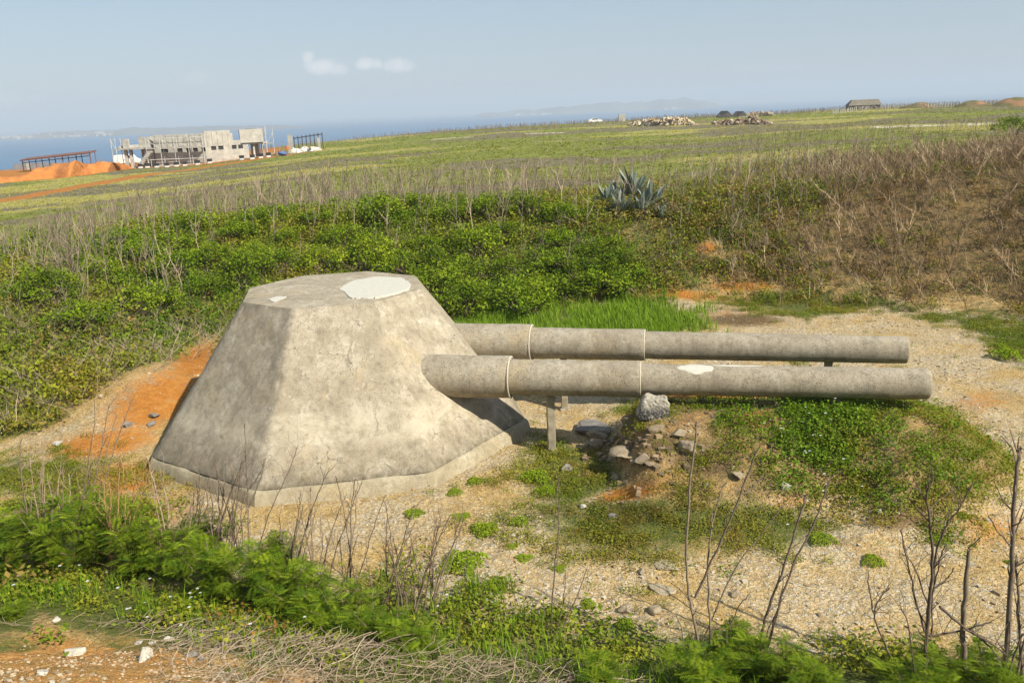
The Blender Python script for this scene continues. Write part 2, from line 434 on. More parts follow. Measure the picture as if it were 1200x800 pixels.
    st1 = voro(nt, geo, 9); st2 = voro(nt, geo, 22); stc = voro(nt, geo, 9, 'F1', 1)
    stone = ramp(nt, noise(nt, geo, 30, 3), [(.3, (.35, .295, .205)), (.7, (.57, .51, .40))])
    crack = voro(nt, geo, 15, 'DISTANCE_TO_EDGE')
    gsel = ramp(nt, mth(nt, 'ADD', mth(nt, 'MULTIPLY', nm, .8), mth(nt, 'MULTIPLY', nh, .35)), [(.48, 0), (.64, 1)])
    stmask = mth(nt, 'MULTIPLY', mth(nt, 'MULTIPLY', ramp(nt, st1, [(.30, 1), (.42, 0)]), gsel), sa.outputs[2])
    c = mix(nt, mth(nt, 'MULTIPLY', sa.outputs[2], mth(nt, 'MULTIPLY', gsel, .35)), soil, stone)
    c = mix(nt, stmask, c, stone)
    st4 = voro(nt, geo, 41); st3 = mth(nt, 'MULTIPLY', mth(nt, 'MAXIMUM', ramp(nt, st2, [(.26, 1), (.36, 0)]), ramp(nt, st4, [(.22, 1), (.34, 0)])), mth(nt, 'ADD', .18, mth(nt, 'MULTIPLY', gsel, .6)))
    c = mix(nt, mth(nt, 'MULTIPLY', st3, sa.outputs[2]), c, stone)
    gr = N(nt, 'ShaderNodeSeparateColor'); L(nt, voro(nt, geo, 27, 'F1', 1), gr.inputs[0]); gm = ramp(nt, mth(nt, 'ADD', mth(nt, 'MULTIPLY', gr.outputs[0], .6), mth(nt, 'MULTIPLY', noise(nt, geo, 20, 3, .7), .5)), [(.2, .60), (.5, .96), (.8, 1.20)])
    c = mix(nt, 1.0, c, gm, 'MULTIPLY')
    orange = ramp(nt, nf, [(.3, (.30, .11, .020)), (.55, (.43, .18, .036)), (.75, (.46, .25, .085))])
    c = mix(nt, edge(sa.outputs[0]), c, orange)
    litter = ramp(nt, nh, [(.3, (.075, .048, .022)), (.7, (.23, .155, .075))])
    c = mix(nt, edge(A.outputs['Alpha']), c, litter)
    green = ramp(nt, nh, [(.3, (.055, .065, .014)), (.55, (.115, .13, .028)), (.75, (.18, .15, .06))])
    c = mix(nt, edge(sa.outputs[1]), c, green)
    fg = ramp(nt, noise(nt, geo, 1.3, 6, .7), [(.25, (.11, .13, .024)), (.55, (.21, .225, .05)), (.8, (.27, .26, .08))])
    fy = ramp(nt, noise(nt, geo, 1.1, 5, .7), [(.3, (.22, .21, .06)), (.7, (.40, .35, .12))])
    fw = ramp(nt, noise(nt, geo, 1.7, 5, .7), [(.3, (.11, .10, .055)), (.7, (.24, .205, .13))])
    f = mix(nt, edge(sb.outputs[1], .5), fg, fy); f = mix(nt, edge(sb.outputs[2], .5), f, fw)
    c2 = mix(nt, mth(nt, 'MULTIPLY', sb.outputs[0], mth(nt, 'SUBTRACT', 1.0, edge(sa.outputs[0], .2))), c, f)
    c2 = mix(nt, B.outputs['Alpha'], c2, (.55, .5, .38))
    L(nt, c2, b.inputs['Base Color']); b.inputs['Roughness'].default_value = .95; b.inputs['Specular IOR Level'].default_value = .12
    h = mth(nt, 'ADD', mth(nt, 'MULTIPLY', mth(nt, 'SUBTRACT', .5, st1), mth(nt, 'MULTIPLY', gsel, .8)), mth(nt, 'MULTIPLY', ramp(nt, crack, [(0, 0), (.12, 1)]), .25))
    h = mth(nt, 'ADD', h, mth(nt, 'ADD', mth(nt, 'MULTIPLY', nh, .8), mth(nt, 'MULTIPLY', nf, .8)))
    h = mth(nt, 'ADD', h, mth(nt, 'MULTIPLY', gr.outputs[0], .5)); bump(nt, b, h, .75, .05)
    o = link('ground', me, m); o['kind'] = 'structure'; return o
make_ground()
# ---------------------------------------------------------------- sea, islands
SEA = -40.0
def make_sea():
    mb = MB(); th = np.linspace(0, 2*math.pi, 97)[:-1]; rs = [60, 300, 900, 2500, 7000, 26000]
    V = np.array([(r*math.cos(t), r*math.sin(t), SEA) for r in rs for t in th]); k = 96
    Q = [(i*k+j, i*k+(j+1) % k, (i+1)*k+(j+1) % k, (i+1)*k+j) for i in range(len(rs)-1) for j in range(k)]
    me = np_mesh('sea', V, Q)
    m, nt, b = mat('sea_water'); geo = N(nt, 'ShaderNodeNewGeometry').outputs['Position']
    mp = N(nt, 'ShaderNodeMapping', inp={'Scale': (.0006, .003, 1)}); L(nt, geo, mp.inputs[0])
    n = noise(nt, mp.outputs[0], 3, 4)
    L(nt, ramp(nt, n, [(.3, (.010, .085, .19)), (.7, (.018, .115, .235))]), b.inputs['Base Color'])
    b.inputs['Roughness'].default_value = .35; b.inputs['IOR'].default_value = 1.33; b.inputs['Specular IOR Level'].default_value = .3
    bump(nt, b, noise(nt, geo, .05, 4), .6, 2.0)
    o = link('sea', me, m); o['kind'] = 'structure'
make_sea()
HILL = plain('island_scrub', (.14, .13, .10), .95, .35, .004)
def island(name, pts, dist, depth, seed, base_px):
    """ridge line given as (px, height m); a real land mass with depth"""
    nx, ny = 90, 14; xs = np.linspace(pts[0][0], pts[-1][0], nx)
    hs = np.interp(xs, [p[0] for p in pts], [p[1] for p in pts])
    V = []
    for j in range(ny):
        q = j/(ny-1); prof = math.sin(math.pi*min(1, q*1.0))**.6
        for i in range(nx):
            x, y, w = ray(xs[i], base_px); D = dist+depth*q+(.25*depth*(float(vnoise(xs[i]*.05, seed, seed))-.5))
            h = hs[i]*prof*(.8+.4*float(vnoise(xs[i]*.12, q*4, seed+3)))
            V.append((x/y*D, D, SEA-2+h))
    Q = [(j*nx+i, j*nx+i+1, (j+1)*nx+i+1, (j+1)*nx+i) for j in range(ny-1) for i in range(nx-1)]
    o = link(name, np_mesh(name, np.array(V), Q, None, True), HILL); o['kind'] = 'structure'; return o
island('island', [(553,0),(562,24),(600,34),(650,48),(700,58),(760,68),(800,72),(835,40),(850,0)], 6000, 900, 4, 126)
island('island', [(858,0),(866,90),(880,108),(905,112),(915,90),(924,0)], 14500, 900, 9, 114)
island('island', [(780,0),(800,60),(840,66),(858,40),(870,0)], 12000, 600, 13, 117)
island('far_shore', [(-140,10),(-60,24),(0,20),(20,12),(50,26),(80,30),(110,22),(130,24),(150,34),(180,30),(210,22),(260,24),(330,14),(360,0)], 3900, 900, 21, 150)
def town():
    mb = MB(); r = random.Random(5)
    for k in range(260):
        px = r.choice([r.gauss(35, 18), r.gauss(60, 16), r.uniform(74, 92), r.uniform(112, 133), r.uniform(-40, 10)])
        x, y, w = ray(px, 155); D = 3880+r.uniform(0, 240)
        hh = r.uniform(4, 10); s = r.uniform(4, 11); X = x/y*D; z0 = SEA+1+(D-3880)*.05
        c = r.choice([(.5, .5, .48), (.42, .40, .37), (.33, .25, .2), (.40, .41, .43)])
        mb.box((X-s/2, D-s/2, z0-2), (X+s/2, D+s/2, z0+hh), c)
    o = mb.build('distant_town', vcol_mat('town_plaster', .8)); o['kind'] = 'stuff'; tag(o, 'white houses of a far harbour town massed along the shore', 'town')
    mb = MB()
    for k in range(34):
        px = r.choice([r.gauss(618, 8), r.gauss(642, 5), r.uniform(585, 680), r.gauss(785, 9)]); x, y, w = ray(px, 126); D = 5985+r.uniform(0, 80)
        s = r.uniform(8, 22); X = x/y*D; mb.box((X-s/2, D-s/2, SEA-2), (X+s/2, D+s/2, SEA+r.uniform(6, 16)), (.5, .48, .45))
    o = mb.build('distant_village', bpy.data.materials['town_plaster']); o['kind'] = 'stuff'; tag(o, 'faint white village houses on the hazy island shore', 'village')
town()
# ---------------------------------------------------------------- concrete
def concrete(name, base=(.37, .315, .225), dark=(.13, .11, .08), lite=(.50, .445, .345), groove=None, cracks=True, pits=34, pw=.0):
    m, nt, b = mat(name); tc = N(nt, 'ShaderNodeTexCoord').outputs['Object']
    sx = N(nt, 'ShaderNodeSeparateXYZ'); L(nt, tc, sx.inputs[0])
    n1 = noise(nt, tc, 1.3, 10, .72, .3); n2 = noise(nt, tc, 9, 8, .75); n3 = noise(nt, tc, 55, 4, .7)
    mp = N(nt, 'ShaderNodeMapping', inp={'Scale': (5, 5, 1.4)}); L(nt, tc, mp.inputs[0]); nst = noise(nt, mp.outputs[0], 1, 6, .65)
    c = ramp(nt, n1, [(.30, [q*.74 for q in base]), (.48, base), (.66, lite)])
    c = mix(nt, ramp(nt, n2, [(.45, 0), (.72, .75)]), c, [q*.72 for q in base])
    c = mix(nt, ramp(nt, nst, [(.5, 0), (.68, .45)]), c, dark)
    n4 = noise(nt, tc, 2.6, 10, .8, .5)
    c = mix(nt, ramp(nt, n4, [(.575, 0), (.61, .85)]), c, lite)
    n6 = noise(nt, tc, 4.2, 9, .8); c = mix(nt, ramp(nt, n6, [(.57, 0), (.63, .7)]), c, [q*.62 for q in base])
    n5 = noise(nt, tc, .9, 6, .7); c = mix(nt, ramp(nt, n5, [(.56, 0), (.7, .5)]), c, (.46, .36, .2))
    pit = voro(nt, tc, pits); pm = mth(nt, 'MULTIPLY', ramp(nt, pit, [(.14+pw, 1), (.26+pw, 0)]), ramp(nt, n2, [(.38, 0), (.54, 1)]))
    pm = mth(nt, 'MULTIPLY', pm, ramp(nt, noise(nt, tc, 1.7, 5, .7), [(.38, .2), (.52, 1)])); c = mix(nt, mth(nt, 'MULTIPLY', pm, .95), c, [q*.7 for q in dark])
    sp_ = mth(nt, 'MULTIPLY', ramp(nt, noise(nt, tc, 24, 4, .8), [(.60, 0), (.66, 1)]), ramp(nt, n4, [(.40, 0), (.52, 1)])); c = mix(nt, mth(nt, 'MULTIPLY', sp_, .75), c, [q*.9 for q in dark])
    c = mix(nt, ramp(nt, n3, [(.52, 0), (.70, .75)]), c, [q*.5 for q in base])
    wv = N(nt, 'ShaderNodeMix', data_type='VECTOR'); wv.inputs[0].default_value = .35
    L(nt, tc, wv.inputs[4]); nv = N(nt, 'ShaderNodeTexNoise', inp={'Scale': 1.8, 'Detail': 8, 'Roughness': .65}); L(nt, tc, nv.inputs['Vector']); L(nt, nv.outputs['Color'], wv.inputs[5])
    ck = voro(nt, wv.outputs[1], 1.3, 'DISTANCE_TO_EDGE'); ckm = mth(nt, 'MULTIPLY', ramp(nt, ck, [(.0, 1), (.0035, 0)]), ramp(nt, n1, [(.5, 0), (.56, 1 if cracks else 0)]))
    c = mix(nt, mth(nt, 'MULTIPLY', ckm, .7), c, (.12, .10, .075))
    hh = mth(nt, 'ADD', mth(nt, 'MULTIPLY', n2, .3), mth(nt, 'ADD', mth(nt, 'MULTIPLY', n3, .35), mth(nt, 'MULTIPLY', pm, -.8)))
    hh = mth(nt, 'ADD', hh, mth(nt, 'MULTIPLY', ckm, -1.0))
    if groove is not None:
        z = sx.outputs[2]; zz = mth(nt, 'ADD', z, mth(nt, 'MULTIPLY', mth(nt, 'SUBTRACT', n2, .5), .18))
        # rain-washed lower courses: lime bloom, then a dark line at the groove with patchy stains
        bl = mth(nt, 'MULTIPLY', ramp(nt, mth(nt, 'MULTIPLY', zz, .25), [(.20, 0), (.25, 1), (.33, 1), (.40, 0)]), ramp(nt, n4, [(.40, 0), (.55, .75)]))
        c = mix(nt, bl, c, (.49, .43, .32))
        ms = mth(nt, 'MULTIPLY', ramp(nt, mth(nt, 'MULTIPLY', zz, .25), [(.06, 0), (.075, 1), (.095, .6), (.13, .3), (.20, .08), (.25, 0)]), ramp(nt, mth(nt, 'ADD', mth(nt, 'MULTIPLY', nst, .5), mth(nt, 'MULTIPLY', n2, .5)), [(.36, .15), (.56, 1)]))
        c = mix(nt, ms, c, (.105, .09, .06))
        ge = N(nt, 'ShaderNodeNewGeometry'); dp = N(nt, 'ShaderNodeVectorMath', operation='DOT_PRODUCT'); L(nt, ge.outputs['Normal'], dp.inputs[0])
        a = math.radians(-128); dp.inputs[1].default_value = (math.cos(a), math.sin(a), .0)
        # left side painted darker: lichen stains, plus part of its shade in the colour
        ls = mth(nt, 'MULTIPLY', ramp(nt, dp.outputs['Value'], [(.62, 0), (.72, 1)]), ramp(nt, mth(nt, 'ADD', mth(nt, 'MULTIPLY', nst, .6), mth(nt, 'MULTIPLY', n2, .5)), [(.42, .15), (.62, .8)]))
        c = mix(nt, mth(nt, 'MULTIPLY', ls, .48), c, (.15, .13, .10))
    L(nt, c, b.inputs['Base Color']); b.inputs['Roughness'].default_value = .92; b.inputs['Specular IOR Level'].default_value = .2
    bump(nt, b, hh, .7, .03)
    return m
CON = concrete('weathered_concrete', groove=1)
CONB = concrete('barrel_concrete', (.35, .30, .22), (.10, .085, .06), (.43, .385, .30), None, False, 32, .05)
PLINTH = concrete('base_course_concrete', (.37, .315, .21), (.2, .17, .11), (.45, .40, .29), None, False)
PATCH = plain('white_plaster', (.50, .475, .40), .85, .07, 9)
TC = Vector((-4.13, 19.72, 0))
def ring(R, k, z, a0=-102.5):
    """points along an octagon, k per side, corners slightly eased"""
    c = [np.array((R*math.cos(math.radians(a0+45*i)), R*math.sin(math.radians(a0+45*i)), z)) for i in range(8)]
    out = []
    for i in range(8):
        for j in range(k):
            t = j/k; out.append(c[i]*(1-t)+c[(i+1) % 8]*t)
    return out
def sharp(me, n, nz, k, top=True):
    # crisp arrises where two faces meet
    ev = np.empty(len(me.edges)*2, np.int32); me.edges.foreach_get('vertices', ev); a, b = ev[0::2], ev[1::2]; lim = (nz+1)*n
    f = (a < lim) & (b < lim) & (a % k == 0) & (a % n == b % n) & (a != b)
    if top: f |= (a//n == nz) & (b//n == nz)
    at = me.attributes.new('sharp_edge', 'BOOLEAN', 'EDGE'); at.data.foreach_set('value', f)
def make_turret():
    root = empty('gun_turret', TC, 'big weathered concrete dummy gun turret, eight sided, with two long barrels', 'gun turret')
    k, nz = 40, 70; V = []
    for j in range(nz+1):
        t = j/nz; R = 4.45+(2.15-4.45)*t; z = .31+3.09*t
        V += ring(R, k, z)
    V = np.array(V); n = 8*k
    nx = V[:, 0]*.8+V[:, 2]*.9; ny = V[:, 1]*.8-V[:, 2]*.5
    dsp = (fbm(nx, ny, 3, 5)-.5)*.035+(fbm(nx*6, ny*6, 2, 15)-.5)*.022
    rad = V[:, :2]/np.linalg.norm(V[:, :2], axis=1)[:, None]
    ang = np.degrees(np.arctan2(V[:, 1], V[:, 0])); off = np.abs((ang+102.5+22.5) % 45-22.5)
    ease = .03*np.exp(-(off/.7)**2)*(.5+vnoise(V[:, 2]*3, ang*.05, 3))
    # the foot of the wall steps out a little above the base course
    step = .03*(1-sm(.95, 1.15, V[:, 2]+(vnoise(ang*.06, V[:, 2]*0, 8)-.5)*.15))
    V[:, :2] += rad*(dsp-ease+step)[:, None]
    # top, slightly domed
    top0 = nz*n; Vl = list(V); last = [top0+i for i in range(n)]; Q = [(j*n+i, j*n+(i+1) % n, (j+1)*n+(i+1) % n, (j+1)*n+i) for j in range(nz) for i in range(n)]
    for s in (.985, .9, .75, .55, .35, .15, .04, .0005):
        idx = []
        for q in range(n):
            p = V[top0+q].copy(); p[:2] *= s; p[2] = 3.4+.03*(1-s)+(.012 if s < .98 else 0)+.03*(float(vnoise(p[0]*2, p[1]*2, 4))-.5); idx.append(len(Vl)); Vl.append(p)
        Q += [(last[i], last[(i+1) % n], idx[(i+1) % n], idx[i]) for i in range(n)]; last = idx
    me = np_mesh('turret_body', np.array(Vl), Q, None, True); sharp(me, n, nz, k); link('body', me, CON, root)
    # base course with a recess under the body
    V = []; prof = [(4.28, .37), (4.38, .315), (4.49, .295), (4.54, .24), (4.60, 0), (4.65, -.5)]
    for R, z in prof: V += ring(R, k, z)
    V = np.array(V); rad = V[:, :2]/np.linalg.norm(V[:, :2], axis=1)[:, None]
    V[:, :2] += rad*((fbm(V[:, 0]*2+V[:, 2], V[:, 1]*2, 3, 9)-.5)*.10)[:, None]; V[:, 2] += (vnoise(V[:, 0]*3, V[:, 1]*3, 2)-.5)*.03
    Q = [(j*n+i, (j+1)*n+i, (j+1)*n+(i+1) % n, j*n+(i+1) % n) for j in range(len(prof)-1) for i in range(n)]
    me = np_mesh('base_course', V, [q[::-1] for q in Q], None, True); sharp(me, n, len(prof)-1, k, False); link('base_course', me, PLINTH, root)
    def patch(name, pts, z, seed):
        bm = bmesh.new(); lo, hi = [], []
        cx = sum(p[0] for p in pts)/len(pts); cy = sum(p[1] for p in pts)/len(pts); P = []
        for i in range(len(pts)):
            a, c = pts[i], pts[(i+1) % len(pts)]
            for t in np.arange(0, 1, .1): P.append((a[0]*(1-t)+c[0]*t+random.uniform(-.022, .022), a[1]*(1-t)+c[1]*t+random.uniform(-.022, .022)))
        tv = [bm.verts.new((x-TC.x, y-TC.y, z)) for x, y in P]; bv = [bm.verts.new((x-TC.x+(x-cx)*.01, y-TC.y+(y-cy)*.01, z-.08)) for x, y in P]
        bm.faces.new(tv)
        for i in range(len(P)): bm.faces.new((tv[i], bv[i], bv[(i+1) % len(P)], tv[(i+1) % len(P)]))
        me = bpy.data.meshes.new(name); bm.to_mesh(me); bm.free(); return link(name, me, PATCH, root)
    z = 3.450
    q = [at_z(*p, z)[:2] for p in [(398,338),(412,329),(440,324),(470,325),(482,332),(478,338),(462,343),(440,348),(412,349)]]
    patch('plaster_patch', q, z, 1)
    q = [at_z(*p, z)[:2] for p in [(314,350),(324,347),(335,347),(330,350),(320,353)]]
    patch('plaster_patch', q, z-.006, 2)
    # barrels
    def lathe(prof, k=48, seed=0):
        V = []
        for s, r in prof:
            for j in range(k):
                a = 2*math.pi*j/k; rr = r*(1+.026*(float(vnoise(s*2.0+seed, a*1.2, seed))-.5)*2+.010*(float(vnoise(s*9, a*5, seed+2))-.5)*2) if r > .02 else r
                V.append((s, rr*math.cos(a), rr*math.sin(a)))
        n = len(prof); Q = [(i*k+j, i*k+(j+1) % k, (i+1)*k+(j+1) % k, (i+1)*k+j) for i in range(n-1) for j in range(k)]
        return np.array(V), Q
    def seg(s0, s1, r0, r1, n):
        return [(s0+(s1-s0)*i/n, r0+(r1-r0)*i/n) for i in range(n+1)]
    def barrel(root_pt, end, j1, j2, seed, white=False):
        a = Vector(root_pt); e = Vector(end); d = e-a; Ln = d.length
        g = bpy.data.objects.new('gun_barrel', None)
        pr = seg(j2-.1, Ln-.05, .333, .308, 60)+[(Ln-.02, .302), (Ln, .285), (Ln+.002, .20), (Ln-.004, .02)]
        V, Q = lathe(pr, 48, seed); o = link('gun_barrel', np_mesh('muzzle_tube', V, Q, None, True), CONB, root)
        o.location = a-TC; o.rotation_euler = (0, 0, math.atan2(d.y, d.x))
        pr = [(j1-.1, .37)]+seg(j1, j2-.02, .388, .378, 40)+[(j2, .365), (j2+.004, .325)]
        V, Q = lathe(pr, 48, seed+5); link('middle_sleeve', np_mesh('middle_sleeve', V, Q, None, True), CONB, o)
        pr = seg(-1.3, j1-.02, .468, .462, 30)+[(j1, .45), (j1+.004, .38)]
        V, Q = lathe(pr, 48, seed+9); link('breech_sleeve', np_mesh('breech_sleeve', V, Q, None, True), CONB, o)
        # pale mortar lip at each joint
        for s, r in ((j1, .46), (j2, .375)):
            V, Q = lathe([(s-.015, r-.012), (s-.01, r+.004), (s+.012, r+.004), (s+.018, r-.03)], 48, seed+11); link('joint_lip', np_mesh('joint_lip', V, Q, None, True), PATCH2, o)
        if white:
            # a smear of white plaster over the top of the tube
            for (s0, s1, ac, aw, sd) in ((5.0, 5.75, 1.95, .55, 3), (5.7, 6.75, 1.55, .16, 8)):
                ns, na = 24, 10; V = []
                for i in range(ns+1):
                    t = i/ns; s = s0+(s1-s0)*t; env = math.sqrt(max(0, 1-(2*t-1)**2))*(.55+.7*float(vnoise(t*5, sd, sd)))
                    for j in range(na+1):
                        u = 2*j/na-1; aa = ac+aw*env*u-(0 if u < 0 else 0)
                        lift = .010*(1-abs(u)**6)*(1-abs(2*t-1)**8)-.006
                        r = .333-(.333-.308)*((s-j2)/(Ln-j2))+lift+.004
                        # angle measured so that +y (local) is away from the viewer
                        V.append((s, r*math.cos(aa), r*math.sin(aa)))
                Q = [(i*(na+1)+j, i*(na+1)+j+1, (i+1)*(na+1)+j+1, (i+1)*(na+1)+j) for i in range(ns) for j in range(na)]
                link('plaster_patch', np_mesh('plaster_smear', np.array(V), Q, None, True), PATCH, o)
        return o
    barrel((-1.5, 17.93, 1.70), (8.26, 16.1, 1.70), 1.47, 4.25, 2, True)
    barrel((-1.3, 20.78, 1.70), (8.93, 18.5, 1.70), 1.84, 4.6, 6)
    return root
PATCH2 = plain('mortar', (.46, .41, .32), .9, .15, 12)
make_turret()
# ---------------------------------------------------------------- posts and rocks under the barrels
POST = plain('post_timber', (.27, .23, .16), .9, .3, 5)
def support_post(x, y, top, w, label, rz=0, lean=0):
    z0 = tz(x, y); root = empty('support_post', (x, y, z0), label, 'post', 'posts propping up the gun barrels', rz)
    bm = bmesh.new(); bmesh.ops.create_cube(bm, size=1); h = top-z0
    for v in bm.verts: v.co = (v.co.x*w, v.co.y*w*.85, (v.co.z+.5)*(h+.25)-.25); v.co.x += lean*v.co.z
    bmesh.ops.bevel(bm, geom=bm.edges[:], offset=.012, segments=1, affect='EDGES')
    bmesh.ops.subdivide_edges(bm, edges=[e for e in bm.edges if e.calc_length() > .5], cuts=8)
    for v in bm.verts: v.co += Vector((random.uniform(-.005, .005), random.uniform(-.005, .005), 0))
    me = bpy.data.meshes.new('post_shaft'); bm.to_mesh(me); bm.free(); link('shaft', me, POST, root)
    bm = bmesh.new(); bmesh.ops.create_cube(bm, size=1)
    for v in bm.verts: v.co = (v.co.x*(w+.1), v.co.y*(w+.08), (v.co.z)*.16-.03+random.uniform(-.02, .02))
    bmesh.ops.bevel(bm, geom=bm.edges[:], offset=.02, segments=1, affect='EDGES')
    me = bpy.data.meshes.new('post_footing'); bm.to_mesh(me); bm.free(); link('footing', me, CONB, root)
support_post(.78, 17.50, 1.33, .17, 'square grey post nearest the turret under the front barrel, fully visible to its foot', .1)
support_post(1.25, 20.2, 1.33, .16, 'square post half hidden behind the front barrel, propping the rear barrel near the turret', .1)
support_post(6.55, 16.42, 1.42, .17, 'short post stub under the front barrel close to its muzzle, sunk in the weeds', .1)
support_post(7.3, 18.86, 1.4, .16, 'short post under the rear barrel close to its muzzle', .1)
ROCKM = concrete('field_rock', (.34, .27, .18), (.15, .12, .085), (.45, .39, .28))
ROCKW = concrete('limestone', (.52, .475, .385), (.30, .26, .2), (.62, .59, .52))
ROCKT = concrete('tan_slab', (.40, .33, .22), (.22, .18, .12), (.48, .41, .29))
ROCKG = concrete('grey_rock', (.23, .21, .19), (.11, .10, .09), (.34, .32, .28))
def make_block():
    m, nt, b = mat('charred_coral_rock'); tc = N(nt, 'ShaderNodeTexCoord').outputs['Object']; sx = N(nt, 'ShaderNodeSeparateXYZ'); L(nt, tc, sx.inputs[0])
    n = noise(nt, tc, 9, 6, .7); n2 = noise(nt, tc, 22, 4, .7)
    c = ramp(nt, n, [(.3, (.27, .24, .18)), (.7, (.48, .44, .36))])
    zz = mth(nt, 'ADD', sx.outputs[2], mth(nt, 'MULTIPLY', mth(nt, 'SUBTRACT', n2, .5), .5))
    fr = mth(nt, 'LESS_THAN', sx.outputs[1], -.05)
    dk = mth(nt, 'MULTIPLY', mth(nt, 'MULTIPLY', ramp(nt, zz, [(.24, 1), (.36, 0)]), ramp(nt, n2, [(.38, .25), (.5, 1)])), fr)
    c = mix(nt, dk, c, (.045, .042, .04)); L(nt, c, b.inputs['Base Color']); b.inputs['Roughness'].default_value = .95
    bump(nt, b, mth(nt, 'ADD', n, mth(nt, 'MULTIPLY', voro(nt, tc, 14), .8)), .8, .05)
    bm = bmesh.new(); bmesh.ops.create_cube(bm, size=1); bmesh.ops.subdivide_edges(bm, edges=bm.edges[:], cuts=9, use_grid_fill=True)
    for v in bm.verts:
        x, y, z = v.co; t = z+.5
        x *= .74-.22*t; y *= .5-.12*t; x += .10*t; y += .06*t
        q = v.co.copy(); nn = float(vnoise(q.x*3+q.z*2, q.y*3-q.z, 3))-.5; nn2 = float(vnoise(q.x*8+q.z*7, q.y*8, 5))-.5
        r = 1-.22*max(0, (abs(v.co.x)*2)**6*(abs(v.co.z)*2)**6)
        v.co = Vector((x*r*(1+.25*nn+.12*nn2), y*r*(1+.2*nn+.1*nn2), t*.48*(1+.12*nn)))
    for f in bm.faces: f.smooth = True
    me = bpy.data.meshes.new('coral_block'); bm.to_mesh(me); bm.free()
    o = link('rock', me, m); p = (2.82, 16.52); o.scale = (.94, .9, .9); o.location = (*p, tz(*p)-.08); o.rotation_euler = (0, 0, -.12)
    tag(o, 'squarish pale rock with a blackened front face, wedged under the front barrel', 'rock')
make_block()
def rock(px, py, wpx, m, label, flat=.6, seed=1, sink=.25, rz=None, stretch=1.0, group=None, tilt=0):
    p = gp(px, py); s = wpx/2/ (F/ (p.y*cp+(HC-p.z)*sp))
    o = link('rock', rock_mesh('rock', s, seed, 2, flat), m); o.location = (p.x, p.y, p.z+s*flat*(.6-sink)); o.rotation_euler = (tilt, tilt*.4, rz if rz is not None else seed*1.3)
    o.scale = (stretch, 1, 1); tag(o, label, 'rock', group)
G_ = None
